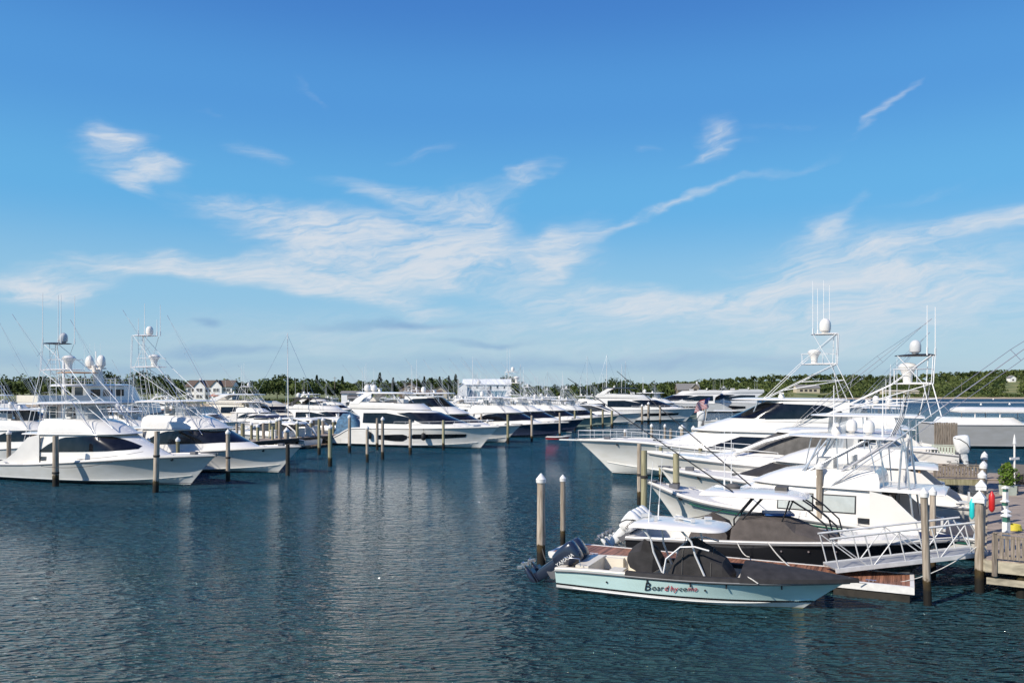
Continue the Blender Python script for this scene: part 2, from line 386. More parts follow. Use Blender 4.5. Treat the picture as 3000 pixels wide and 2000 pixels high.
def height(vec):
    a_ = mth1('MULTIPLY', nz(vec, .30, 10, (1, 2, 1), 1, .5, 0), .42)
    c_ = mth1('MULTIPLY', ridge(nz(vec, .95, -36, (.7, 2.5, 1), 2, .5, .4)), .27)
    e_ = mth1('MULTIPLY', ridge(nz(vec, 2.1, -44, (.65, 2.4, 1), 2, .5, .3)), .14)
    g_ = mth1('MULTIPLY', nz(vec, 7.0, -20, (.9, 1.9, 1), 1, .5, 0), .028)
    return mth1('ADD', mth1('ADD', a_, c_), mth1('ADD', e_, g_))
P0_ = tc.outputs['Object']; dd_ = .035
h0 = height(P0_); hx = height(vmath('ADD', P0_, (dd_, 0., 0.))); hy = height(vmath('ADD', P0_, (0., dd_, 0.)))
cxy = nt.nodes.new('ShaderNodeCombineXYZ'); L(mth1('MULTIPLY', mth1('SUBTRACT', h0, hx), 1.5/dd_), cxy.inputs[0]); L(mth1('MULTIPLY', mth1('SUBTRACT', h0, hy), 1/dd_), cxy.inputs[1])
L(vmath('NORMALIZE', vmath('ADD', mulv(cxy.outputs[0], gust), (0., 0., 1.)), (0., 0., 0.)), b.inputs['Normal'])
L(mrange(sepn.outputs[1], 90, 420, .03, .38), b.inputs['Roughness'])
cr = nt.nodes.new('ShaderNodeValToRGB'); ce = cr.color_ramp.elements
ce[0].position = 0; ce[0].color = (.024, .062, .066, 1); ce[1].position = 1; ce[1].color = (.005, .050, .115, 1)
q_ = ce.new(.22); q_.color = (.012, .084, .135, 1)
L(mth1('ADD', mrange(sepn.outputs[1], 18, 330, 0, 1), mrange(big, .3, .7, -.07, .12)), cr.inputs[0]); L(cr.outputs[0], b.inputs['Base Color'])
mb = MB(); mb.grid([[(x, y, 0) for x in (-3000, -400, -60, 60, 400, 3000)] for y in (-200, 0, 60, 400, 3000, 6000)])
water = struct('water', mb, wm); water['label'] = 'blue green rippled harbour water reflecting the boats'
# ---------------------------------------------------------------- boat library (local frame: +X to the bow, z = 0 at the waterline)
HW = hull_mat('hull white', (.77, .75, .71), [(.09, BLK), (.17, (.78, .76, .72)), (.20, BLK), (.24, (.78, .76, .72))])
HGREY = hull_mat('hull pale grey', (.60, .60, .58), [(.05, BLK), (.12, (.6, .6, .58)), (.17, (.05, .05, .055)), (.22, (.6, .6, .58))])
HNAVY = hull_mat('hull dark navy', (.035, .045, .085), [(.06, BLK), (.16, (.7, .7, .7))], .1)
HBLACK = hull_mat('hull slate black', (.022, .023, .027), [(.05, BLK), (.13, (.3, .3, .3))], .12)
HGREEN = hull_mat('hull sage green', (.30, .36, .31), [(.06, (.02, .03, .03)), (.14, (.6, .6, .55))])
HAQUA = hull_mat('hull pale aqua', (.60, .79, .76), [(.03, (.45, .40, .22)), (.22, (.78, .77, .74)), (.29, BLK)], .12)
HBLUE = hull_mat('hull blue grey', (.10, .15, .22), [(.05, BLK), (.13, (.6, .6, .6))])
HGY2 = hull_mat('hull warm grey', (.42, .41, .40), [(.05, BLK), (.13, (.6, .6, .6))], .3)
HGRN2 = hull_mat('hull white with green stripe', (.79, .77, .73), [(.05, BLK), (.16, (.02, .13, .09))])

RUBG = mat('grey rub rail', (.22, .22, .22), .35)
class Hull:
    def __init__(h, L_, B, zs, rake=2.0, stern=.9, pb=2.6, flare=1.9, zc=.25, chb=.86, tm=.4, plumb=.35):
        h.L, h.B, h.zs, h.rake, h.stern, h.pb, h.fl, h.zc0, h.chb, h.tm, h.pl = L_, B, zs, rake, stern, pb, flare, zc, chb, tm, plumb
    def b(h, t):
        if t < h.tm: return h.B/2*lerp(h.stern, 1, math.sin(t/h.tm*math.pi/2))
        u = (t-h.tm)/(1-h.tm); return h.B/2*max(0, 1-u**h.pb)
    def z(h, t): return spl(h.zs, t)
    def pt(h, t, f):
        """section point: f 0 = sheer, 1 = chine, 2 = keel"""
        zs = h.z(t); b = h.b(t); bc = b*lerp(h.chb, .34, max(0, (t-.35)/.65)**1.4)
        zc = h.zc0+(.12*h.L/15)*max(0, (t-.5)/.5)**2*3
        zc = min(zc, zs*.6); zk = lerp(-.55, -.15, max(0, (t-.7)/.3))
        if f <= 1:
            g = (1-f)**lerp(1.0, h.fl, max(0, (t-.3)/.7)); y = bc+(b-bc)*g; z = lerp(zs, zc, f)
        else:
            y = bc*(2-f); z = lerp(zc, zk, f-1)
        x = h.L*t-h.rake*(t**4)*(1-(z-zk)/(zs-zk))**.9-(h.pl*(1-(z-zk)/(zs-zk)) if False else 0)
        return Vector((x, y, z))
    def sheer(h, x, inset=0):
        t = x/h.L; return max(0, h.b(t)-inset), h.z(t)
    def yz(h, t, z):
        """hull half breadth at height z"""
        lo, hi = 0., 2.
        for _ in range(18):
            m_ = (lo+hi)/2
            if h.pt(t, m_).z > z: lo = m_
            else: hi = m_
        return h.pt(t, lo).y
    def build(h, root, m, deckm, ck=0.0, ckf=None, floorm=None, cockz=.45, toe=.12, N=30, cap=.32, railm=None):
        fs = [0, .07, .2, .35, .5, .65, .8, .92, 1, 1.5, 2]
        T = [i/N for i in range(N)]; T = [t if t < .7 else t for t in T]+[.985, .9975]
        rows = []
        for t in T:
            a = [h.pt(t, f) for f in fs]; rows.append(a+[Vector((p.x, -p.y, p.z)) for p in reversed(a[:-1])])
        mb = MB(); mb.grid(rows)
        n = len(rows[0]); mb.f.append(tuple(range(n)))         # transom
        mb.build('hull', m, root, 40)
        # spray rails and rub rail
        for s in (-1, 1):
            sr = MB(); sr.tube([(h.pt(t, .97).x, s*(h.pt(t, .97).y+.01), h.pt(t, .97).z) for t in T if t > .04 and t < .97], .035*max(.6, h.L/20), 4); sr.build('spray_rail', m, root, 60)
        rr = MB()
        for s in (-1, 1):
            rr.tube([(h.pt(t, 0).x, s*(h.b(t)+.015), h.z(t)-.05) for t in T], .045, 5)
        rr.build('rub_rail', railm or RUBG, root)
        # deck
        dk = MB(); x0 = ck*h.L
        Td = [t for t in T if t*h.L >= x0-1e-6]
        if ck > 0: Td = [ck]+[t for t in Td if t > ck+.005]
        rows = []
        for t in Td:
            b = h.b(t); z = h.z(t); x = h.L*t; r = []
            for k in (-1, -.985, -.95, -.6, 0, .6, .95, .985, 1):
                zz = z+(toe if abs(k) >= .985 else toe*.35) if abs(k) < 1 else z
                zz += .10*(1-k*k)*(b/max(.1, h.B/2))
                r.append(Vector((x, k*b, zz)))
            rows.append(r)
        dk.grid(rows); dk.build('deck', deckm, root, 30)
        if ck > 0:
            ct = MB(); Tc = [ck*i/12 for i in range(13)]
            for s in (-1, 1):
                rows = []
                for t in Tc:
                    b = h.b(t); z = h.z(t)+.03; x = h.L*t
                    rows.append([Vector((x, s*b, z-.02)), Vector((x, s*(b-.02), z+.03)), Vector((x, s*(b-cap), z+.03)), Vector((x, s*(b-cap-.02), z-.05)), Vector((x, s*min(b-cap+.02, h.yz(t, cockz)-.06), cockz))])
                ct.grid(rows)
            b0 = h.b(0); z0 = h.z(0)
            ct.box((.13, 0, z0-.02), (.26, b0*2-.1, .08)); ct.box((.2, 0, (z0+cockz)/2-.05), (.06, b0*2-.3, z0-cockz))
            zk = h.z(ck); yk = min(h.b(ck)-.12, h.yz(ck, cockz)-.06); ct.box((x0-.02, 0, (zk+cockz)/2), (.06, yk*2, zk-cockz+.1))
            ct.build('coaming', WHITE if deckm is not CREAM else CREAM, root, 30)
            fl = MB(); fl.grid([[Vector((h.L*t, q*min(h.b(t)-cap+.02, h.yz(t, cockz)-.05), cockz+.005)) for q in (-1, 0, 1)] for t in [ck*(.02+.98*i/14) for i in range(15)]]); fl.build('cockpit_floor', floorm or TEAK, root, 0)

class Shell:
    """lofted superstructure; layers = (z_aft, z_front, xa, xc, xf, half width, n)"""
    def __init__(s, layers): s.Ly = layers
    def lay(s, v):
        v = max(0, min(len(s.Ly)-1, v)); i = min(int(v), len(s.Ly)-2); t = v-i
        return [lerp(a, b, t) for a, b in zip(s.Ly[i], s.Ly[i+1])]
    def P(s, u, v, off=0.0):
        za, zf, xa, xc, xf, hw, n = s.lay(v); au = abs(u)
        if au >= .5:                       # straight side
            t = (1-au)/.5; x = lerp(xa, xc, t); y = hw*lerp(.94, 1, min(1, t*1.3)); nx, ny = 0, 1
        else:
            th = (1-au/.5)*math.pi/2; x = xc+(xf-xc)*math.sin(th)**(2/n); y = hw*math.cos(th)**(2/n) if th < math.pi/2-1e-6 else 0
            nx, ny = math.sin(th), math.cos(th)
        z = lerp(za, zf, (x-xa)/max(.01, xf-xa))
        return Vector((x+nx*off, (y+ny*off)*(1 if u >= 0 else -1), z))
    def mesh(s, mb, top=True, bot=False, sub=1):
        U = [-1+.1*i for i in range(5)]+[-.5+.025*i for i in range(41)]+[.6+.1*i for i in range(5)]
        V = [i/sub for i in range((len(s.Ly)-1)*sub+1)]
        rows = [[s.P(u, v) for u in U] for v in V]
        mb.grid(rows, close=True)
        k = len(mb.v)-len(U)
        if top:
            mb.f.append(tuple(range(k, k+len(U))))
        if bot: mb.f.append(tuple(range(k-len(U)*(len(V)-1), k-len(U)*(len(V)-2))))
        return mb
    def vz(s, x, z):
        """v parameter of height z at station x"""
        def hz(v):
            l = s.lay(v); return lerp(l[0], l[1], (x-l[2])/max(.01, l[4]-l[2]))
        lo, hi = 0., len(s.Ly)-1.
        for _ in range(22):
            m = (lo+hi)/2
            if hz(m) < z: lo = m
            else: hi = m
        return lo
    def Y(s, x, z):
        za, zf, xa, xc, xf, hw, n = s.lay(s.vz(x, z))
        if x <= xc: return hw*lerp(.94, 1, max(0, min(1, (x-xa)/max(.01, xc-xa)*1.3)))
        t = min(1, (x-xc)/max(.01, xf-xc)); return hw*max(0, 1-t**n)**(1/n)
    def side_window(s, cols, root, m=GLASS, name='window', off=.045, sides=(-1, 1), nx=20, nz=5, th=.0):
        for sg in sides:
            mb = MB(); rows = []
            x0, x1 = cols[0][0], cols[-1][0]
            for i in range(nx+1):
                x = lerp(x0, x1, i/nx); zb = pl([(c[0], c[1]) for c in cols], x); zt = pl([(c[0], c[2]) for c in cols], x)
                rows.append([Vector((x, sg*(s.Y(x, lerp(zb, zt, j/nz))+off), lerp(zb, zt, j/nz))) for j in range(nz+1)])
            mb.grid(rows); mb.build(name, m, root, 40)
    def band(s, u0, u1, v0, v1, root, m=GLASS, name='windscreen', off=.04, nu=24):
        mb = MB(); rows = []
        for j in range(5):
            rows.append([s.P(lerp(u0, u1, i/nu), lerp(v0, v1, j/4), off) for i in range(nu+1)])
        mb.grid(rows); return mb.build(name, m, root, 40)

def shell(root, name, layers, m=WHITE, top=True, bot=False, ang=40, sub=1):
    s = Shell(layers); s.mesh(MB_ := MB(), top, bot, sub); MB_.build(name, m, root, ang); return s
def slab(root, name, za, zf, xa, xf, hw, th, m=WHITE, nose=.35, n=2.4, crown=.08):
    xc = lerp(xa, xf, 1-nose)
    return shell(root, name, [(za-th*.2, zf-th*.2, xa+.1, xc, xf-.25, hw-.12, n), (za, zf, xa, xc, xf, hw, n), (za+th*.55, zf+th*.45, xa+.03, xc, xf-.06, hw-.04, n),
        (za+th+crown*.6, zf+th, xa+.3, xc-.2, xf-.6, hw*.75, n), (za+th+crown, zf+th+crown*.4, xa+.8, xc-.5, xf-1.2, hw*.35, n)], m, True, True, 50)
def tube(root, name, lines, r, m=ALU, n=6, r2=None):
    mb = MB()
    for l in lines: mb.tube(l, r, n, r2)
    return mb.build(name, m, root, 60)
def antenna(root, x, y, z, h, lean=0.0, r=.022):
    mb = MB(); mb.tube([(x, y, z), (x+lean*.15, y, z+.45)], r*1.8, 6); mb.tube([(x+lean*.15, y, z+.4), (x+lean, y, z+h)], r, 5, r*.7)
    mb.build('antenna', ALUW, root, 60)
def dome(root, x, y, z, r, h=None, name='satellite_dome', m=WHITE):
    h = h or 2.1*r
    pr = [(r*.55, 0), (r*.6, .08*h), (r*.93, .14*h), (r, .3*h), (r, .55*h)]+[(r*math.cos(a), .55*h+.45*h*math.sin(a)) for a in (R(20), R(40), R(58), R(74), R(86))]
    MB().lathe(pr, (x, y, z), 16).build(name, m, root, 40)
def radar(root, x, y, z, w_=1.7, yaw=.2):
    mb = MB(); mb.lathe([(.24, 0), (.26, .1), (.2, .3), (.12, .36)], (x, y, z), 10)
    mb.box((x, y, z+.42), (.16, w_, .13), yaw); mb.build('open_array_radar', WHITE, root, 40)
def rail(root, pts, h=.62, posts=6, r=.02, mid=True, name='bow_rail', m=ALUW, lean=.0):
    """pts: polyline on deck; posts along it"""
    mb = MB(); P = [Vector(p) for p in pts]
    ds = [0]
    for a, b in zip(P, P[1:]): ds.append(ds[-1]+(b-a).length)
    def at(d):
        for i in range(len(P)-1):
            if d <= ds[i+1]+1e-6: return P[i].lerp(P[i+1], (d-ds[i])/max(1e-6, ds[i+1]-ds[i]))
        return P[-1]
    top = [p+Vector((lean, 0, h)) for p in P]
    mb.tube([P[0]]+top+[P[-1]], r, 5)
    if mid: mb.tube([p+Vector((lean*.5, 0, h*.5)) for p in P], r*.7, 4)
    for i in range(1, posts):
        q = at(ds[-1]*i/posts); mb.tube([q, q+Vector((lean, 0, h))], r*.85, 4)
    mb.build(name, m, root, 60)
def hull_rail(root, h, t0, t1, hh=.6, posts=12, inset=.08, **k):
    T = [lerp(t0, t1, i/14) for i in range(15)]
    pts = [(h.L*t, h.b(t)-inset, h.z(t)+.08) for t in T]; pts += [(x, -y, z) for x, y, z in reversed(pts)]
    rail(root, pts, hh, posts, **k)
def outrigger(root, x, y, z, L_, up=52, side=6, aft=True, r=.05, spread=True):
    """long pole leaning aft from the house side, with spreader struts and stays"""
    s = 1 if y > 0 else -1; d = Vector((-math.cos(R(up))*math.cos(R(side)), s*math.cos(R(up))*math.sin(R(side)), math.sin(R(up))))
    b = Vector((x, y, z)); mb = MB()
    mb.tube([b, b+d*L_*.45], r, 6, r*.8); mb.tube([b+d*L_*.45, b+d*L_*.97], r*.75, 5, r*.32)
    mb.tube([b+d*L_*.955, b+d*L_], r*.8, 5)
    if spread:
        nrm = d.cross(Vector((0, s, 0))).normalized()
        pk = [b]
        for f in (.25, .45, .68):
            c = b+d*L_*f; mb.tube([c-nrm*.3, c+nrm*.3], r*.4, 4); pk.append(c)
        for sg in (-1, 1):
            mb.tube([b+d*.3]+[c+nrm*.3*sg for c in pk[1:]]+[b+d*L_*.95], .014, 3)
    mb.build('outrigger', ALU, root, 60)
def tower(root, fx, ax, fy, ay, fz, az_, levels, m=ALU, pod=True, domez=True, top_m=None, fwd_extra=True, r=.04):
    """tuna tower: legs from forward feet (fx, fz) and aft feet (ax, az_) converging to stacked platforms; levels=[(z, x0, x1, halfwidth)]"""
    mb = MB(); l0 = levels[0]
    for s in (-1, 1):
        mb.tube([(fx, s*fy, fz), (l0[1]+.1, s*l0[3], l0[0]), (levels[-1][1]+.1, s*levels[-1][3]*.9, levels[-1][0])], r, 6)
        mb.tube([(ax, s*ay, az_), (l0[1]+.05, s*l0[3], l0[0])], r, 6)
        mb.tube([(ax+.5, s*ay, az_), (l0[1]+.5, s*l0[3], l0[0])], r*.7, 6)
        mb.tube([(fx, s*fy, fz), (l0[2], s*l0[3], l0[0])], r*.9, 6)
        z1 = lerp(fz, l0[0], .5); xm = lerp(fx, l0[1], .5); ym = lerp(fy, l0[3], .5)
        xn = lerp(ax, l0[1], .55); yn = lerp(ay, l0[3], .55); zn = lerp(az_, l0[0], .55)
        mb.tube([(xm, s*ym, z1), (xn, s*yn, zn)], r*.6, 5); mb.tube([(lerp(fx, l0[1], .25), s*lerp(fy, l0[3], .25), lerp(fz, l0[0], .25)), (xn, s*yn, zn)], r*.6, 5)
        for k in range(len(levels)-1):
            a, b = levels[k], levels[k+1]
            mb.tube([(a[2], s*a[3], a[0]), (b[1]+.2, s*b[3], b[0])], r*.8, 5); mb.tube([(a[1], s*a[3], a[0]), (b[1], s*b[3], b[0])], r*.8, 5)
            mb.tube([(a[1]+.5, s*a[3], a[0]), (b[2]-.2, s*b[3], b[0])], r*.7, 5)
    for f in (.15, .3, .45, .6, .75, .9):     # ladder rungs on the aft legs
        mb.tube([(lerp(ax, l0[1], f), -.35-.4*(1-f), lerp(az_, l0[0], f)), (lerp(ax, l0[1], f), .35+.4*(1-f), lerp(az_, l0[0], f))], r*.5, 4)
    zt_ = levels[-1][0]; cx_ = l0[1]+.35
    for yy in (-.28, .28):                 # ladder column
        mb.tube([(ax+1.1, yy*1.3, az_), (cx_, yy, l0[0]), (levels[-1][1]+.35, yy, zt_)], r*.75, 5)
    nr = int((zt_-az_)/.42)
    for i in range(1, nr):
        z_ = az_+(zt_-az_)*i/nr; t_ = min(1, (z_-az_)/(l0[0]-az_)); x_ = lerp(ax+1.1, cx_, t_); w_ = lerp(.36, .28, t_); mb.tube([(x_, -w_, z_), (x_, w_, z_)], r*.55, 4)
    mb.build('tower_frame', m, root, 60)
    for k, (z, x0, x1, hw) in enumerate(levels):
        pm = top_m if (top_m and k == len(levels)-1) else WHITE
        slab(root, 'tower_platform', z, z, x0, x1, hw, .09, pm, .4, 2.6, .02)
        if k < len(levels)-1 or len(levels) == 1:
            mb = MB()
            ring = [(lerp(x0, x1, .5)+math.cos(a)*(x1-x0)*.5, math.sin(a)*hw*.95, z+.85) for a in [math.pi*2*i/14 for i in range(15)]]
            mb.tube(ring, r*.55, 5, cap=False)
            for i in (1, 4, 7, 10, 13):
                p = ring[i]; mb.tube([p, (p[0], p[1], z)], r*.5, 4)
            mb.build('tower_rail', m, root, 60)
    if pod and len(levels) > 1:
        a = levels[0]; xm = lerp(a[1], a[2], .62)
        mb = MB(); mb.lathe([(.3, 0), (.34, .5), (.5, .9), (.62, 1.0), (.66, 1.12), (.5, 1.3), (.2, 1.38)], (xm, 0, a[0]+.05), 12)
        mb.v = [(xm+(x-xm)*.8, y*.8, a[0]+.05+(z-a[0]-.05)*.85) for x, y, z in mb.v]
        mb.build('tower_helm_pod', WHITE, root, 40)

def sportfish(name, loc, yaw, label, group=None, L_=21., B=5.8, hm=HW, tw=True, black_top=False, towz=(9.0, 11.1), towx=(5.6, 8.6), ant=((5.8, .9, 4.2), (6.0, -.9, 4.2)), out=13.0, wind=True,
              hardtop=True, curtain=VINYL, house=WHITE, riggers=(1, -1), bow=2.45, brail=False, domes=1, cat='sportfishing boat', mast=None, zs=1.0, wglass=GLASS, oup=50, rigx=11.5, curved=True, cockpit=.22, sky=False, pulpit=False, kz=None, htz=None, wing=True, canopy=False, tanin=TEAK, tf=None, rods=0, orr=.034):
    s = L_/21.; root = empty(name, loc, yaw, label, cat, group)
    h = Hull(L_, B, [(0, 1.25*s), (.25, 1.42*s), (.55, 1.85*s), (.8, 2.2*s), (1, bow)], rake=2.6*s, flare=2.1, zc=.28*s, chb=.9)
    h.build(root, hm, NONSKID, ck=cockpit, cockz=.5*s)
    k = s; kw = B/5.8; Z = kz or s; HT = htz or 6.15*Z
    ho = shell(root, 'deckhouse', [(1.3*Z, 2.0*Z, 4.7*k, 11*k, 17.2*k, 2.3*kw, 2.0), (2.6*Z, 2.62*Z, 4.9*k, 10.5*k, 15.6*k, 2.22*kw, 2.0), (3.2*Z, 3.2*Z, 5.0*k, 10*k, 14.2*k, 2.13*kw, 2.1), (3.75*Z, 3.8*Z, 5.1*k, 9.4*k, 12.9*k, 2.0*kw, 2.2)], house)
    if curved is True:
        ho.side_window([(5.5*k, 2.36*Z, 2.4*Z), (6.6*k, 2.38*Z, 3.05*Z), (8.0*k, 2.44*Z, 3.56*Z), (10*k, 2.5*Z, 3.68*Z), (12.4*k, 2.6*Z, 3.68*Z), (13.4*k, 2.66*Z, 3.4*Z), (14.6*k, 2.76*Z, 2.95*Z)], root, wglass)
    elif curved:
        for cc_ in curved: ho.side_window([(a_*k, b0_*Z, c0_*Z) for a_, b0_, c0_ in cc_], root, wglass)
    if wind: ho.band(-.42, .42, 1.12, 2.75, root, wglass)
    slab(root, 'bridge_deck', 3.72*Z, 3.85*Z, (1.7 if canopy else 3.6)*k, 13.3*k, 2.2*kw, .16*Z, house, .35)
    if wing:                               # sweeping side wings of the cockpit and a warm toned bulkhead
        for sg in (-1, 1):
            mb = MB(); y = sg*2.22*kw; y2 = sg*(h.b(.12)-.12)
            P_ = [(5.7, 3.75, 0), (4.5, 3.5, .1), (3.9, 2.9, .25), (3.3, 2.3, .45), (2.5, 1.75, .7), (1.4, 1.45, .9), (.6, 1.32, 1.0)]
            rows = [[Vector((a_*k, lerp(y, y2, w_)+o_, z_)) for o_, z_ in ((.04, 1.2*Z), (.04, b0_*Z), (-.04, b0_*Z), (-.04, 1.2*Z))] for a_, b0_, w_ in P_]
            mb.grid(rows); mb.build('cockpit_wing', house, root, 40)
        mb = MB(); mb.box((4.62*k, 0, 2.35*Z), (.1, 3.9*kw, 2.7*Z)); mb.build('aft_bulkhead', tanin, root); mb = MB(); mb.box((4.1*k, .0, 1.0*Z), (.9*k, 3.4*kw, .9*Z)); mb.build('mezzanine_seat', OFFW, root)
        mb = MB(); mb.box((4.55*k, -.6*kw, 2.45*Z), (.06, 1.6*kw, 1.7*Z)); mb.build('saloon_door', GLASS, root)
    fb = shell(root, 'flybridge', [(3.85*Z, 3.95*Z, 5.2*k, 9.2*k, 13.0*k, 2.1*kw, 2.2), (4.3*Z, 4.3*Z, 5.2*k, 8.8*k, 12.3*k, 2.05*kw, 2.3), (4.75*Z, 4.75*Z, 5.3*k, 8.4*k, 11.2*k, 1.9*kw, 2.4), (4.98*Z, 4.95*Z, 5.5*k, 8.2*k, 10.2*k, 1.68*kw, 2.4)], house)
    if sky:
        en = shell(root, 'enclosed_bridge', [(4.6*Z, 4.6*Z, 4.2*k, 8.6*k, 11.4*k, 1.98*kw, 2.3), (5.4*Z, 5.3*Z, 4.2*k, 8.0*k, 10.2*k, 1.9*kw, 2.3), (6.2*Z, 6.1*Z, 4.2*k, 7.4*k, 8.9*k, 1.75*kw, 2.4)], house)
        en.side_window([(4.6*k, 5.3*Z, 5.4*Z), (5.6*k, 4.9*Z, 5.85*Z), (8.8*k, 4.78*Z, 5.98*Z)], root, wglass); en.band(-.46, .46, .3, 1.85, root, wglass)
    mb = MB(); mb.box((8.6*k, 0, 5.2*Z), (1.1*k, 1.5*kw, .7*Z)); mb.build('helm_console', OFFW, root)
    for sg in (-1, 1):
        mb = MB(); mb.box((7.2*k, sg*.55*kw, 5.05*Z), (.5*k, .55, .14)); mb.box((6.95*k, sg*.55*kw, 5.4*Z), (.12*k, .55, .7*Z)); mb.tube([(7.2*k, sg*.55*kw, 4.6*Z), (7.2*k, sg*.55*kw, 5.0*Z)], .06); mb.build('helm_seat', OFFW, root)
    if hardtop:
        slab(root, 'hardtop', HT, HT+.08*Z, 4.3*k, 10.9*k, 1.85*kw, .12*Z, house, .3, 2.8)
        P = []
        for sg in (-1, 1):
            P += [[(9.6*k, sg*1.5*kw, 4.9*Z), (9.2*k, sg*1.55*kw, HT)], [(5.4*k, sg*1.7*kw, 4.6*Z), (5.9*k, sg*1.6*kw, HT)], [(7.6*k, sg*1.68*kw, 4.9*Z), (7.7*k, sg*1.6*kw, HT)], [(5.0*k, sg*1.7*kw, 4.0*Z), (5.2*k, sg*1.6*kw, HT)]]
        for l in P: tube(root, 'hardtop_post', [l], .04*k)
        if curtain and not sky:
            mb = MB(); U = [-1.1+.1*i for i in range(23)]
            lo = [Vector((7.9*k+2.1*k*math.cos(u), 1.62*kw*math.sin(u)*1.1, 4.93*Z)) for u in U]; hi = [Vector((7.5*k+2.3*k*math.cos(u), 1.55*kw*math.sin(u)*1.1, HT)) for u in U]
            mb.grid([lo, hi]); cu = mb.build('curtain', curtain, root, 60)
            if curtain is not VINYL:
                mb = MB()
                for q in (0, 4, 8, 11, 14, 18, 22): mb.tube([lo[q]+Vector((.04, 0, 0)), hi[q]+Vector((.04, 0, 0))], .03, 4)
                mb.build('curtain_frame', BLACKP, root, 60)
    if tw:
        lv = [(towz[0], towx[0], towx[1], 1.0*kw)]
        if len(towz) > 1: lv.append((towz[1], towx[0]-.1, towx[0]+2.0, .75*kw))
        tf = tf or (12.4*k, 3.6*k, 1.45*kw, 2.25*kw, 4.3*Z, 1.6*Z); tower(root, *tf, lv, ALUW, r=.03, top_m=BLACKP if black_top else None)
    for a in ant: antenna(root, a[0], a[1], towz[-1] if tw else HT+.15, a[2], r=.03)
    for j in range(domes): dome(root, (towx[0]+.9) if (tw and j == 0) else (6.0+1.2*j)*k, .5*(-1)**j, (towz[-1]+.1) if (tw and j == 0) else HT+.2, .33*max(.8, k), .85*max(.8, k), m=OFFW if black_top else WHITE)
    if not tw or sky: radar(root, 8.0*k, 0, HT+.18)
    for sg in riggers: outrigger(root, rigx*k, sg*2.0*kw, 3.4*Z, out, oup, r=orr)
    if brail: hull_rail(root, h, .6, .97)
    for j in range(rods):
        y = lerp(-1.3, 1.3, j/max(1, rods-1))*kw; tube(root, 'fishing_rod', [[(4.7*k, y, HT+.15), (4.2*k, y*1.05, HT+1.0), (3.9*k+.1*(j % 3), y*1.1, HT+2.1)]], .022, BLACKP if j % 2 else ALUW, 4, .008)
    # deck fittings
    mb = MB(); mb.box((.9*L_, 0, h.z(.9)+.2), (.5, .35, .22)); mb.tube([(.93*L_, 0, h.z(.93)+.2), (L_+.15, 0, h.z(1)+.12)], .05, 5); mb.box((L_*.985, 0, h.z(.985)+.15), (.7, .3, .07)); mb.build('windlass', GRAYM, root)
    mb = MB(); mb.box((.74*L_, 0, h.z(.74)+.2), (.7, .7, .1)); mb.build('deck_hatch', SMOKE, root)
    if pulpit:
        mb = MB(); mb.box((L_+.3, 0, h.z(1)+.02), (2.6, .6, .1)); mb.build('bow_pulpit', WHITE, root); hull_rail(root, h, .55, .995, .8, 18)
    if kz or L_ > 20:                      # vents, cleats, hand rails and seams
        for sg in (-1, 1):
            mb = MB()
            for j in range(4): y_ = ho.Y(6.3*k, 1.95*Z)+.03; mb.box((6.0*k, sg*y_, (1.72+.09*j)*Z), (.75*k, .05, .045))
            mb.build('air_vent', BLACKP, root, 0)
            mb = MB(); P_ = [(x_*k, sg*(ho.Y(x_*k, 3.62*Z)+.07), 2.1*Z) for x_ in (7, 8.5, 10, 11.5, 13)]; mb.tube(P_, .02, 4)
            for q_ in P_: mb.tube([q_, (q_[0], q_[1]-sg*.08, q_[2])], .016, 4)
            mb.build('hand_rail', STEEL, root, 60)
            for t_ in (.12, .5, .86):
                mb = MB(); x_, y_, z_ = L_*t_, sg*(h.b(t_)-.14), h.z(t_)+.12; mb.tube([(x_-.2, y_, z_+.06), (x_+.2, y_, z_+.06)], .028, 5); mb.tube([(x_, y_, z_-.06), (x_, y_, z_+.06)], .03, 5); mb.build('cleat', STEEL, root, 60)
            mb = MB(); q_ = h.pt(.86, .12); mb.lathe([(.13, -.02), (.13, .03)], (0, 0, 0), 10); o_ = mb.build('hawse_hole', BLACKP, root); o_.location = (q_.x, sg*(q_.y+.01), q_.z); o_.rotation_euler = (R(90), 0, 0)
        for x_ in (.6, .68):
            mb = MB(); mb.box((x_*L_, .0, h.z(x_)+.21), (.6, .6, .06)); mb.build('deck_hatch', SMOKE, root)
    # fighting chair
    mb = MB(); mb.tube([(2.2*k, 0, .5*k), (2.2*k, 0, 1.2*k)], .07); mb.box((2.2*k, 0, 1.3*k), (.6, .6, .12)); mb.box((2.0*k, 0, 1.6*k), (.1, .6, .6)); mb.build('fighting_chair', OFFW, root)
    return root, h

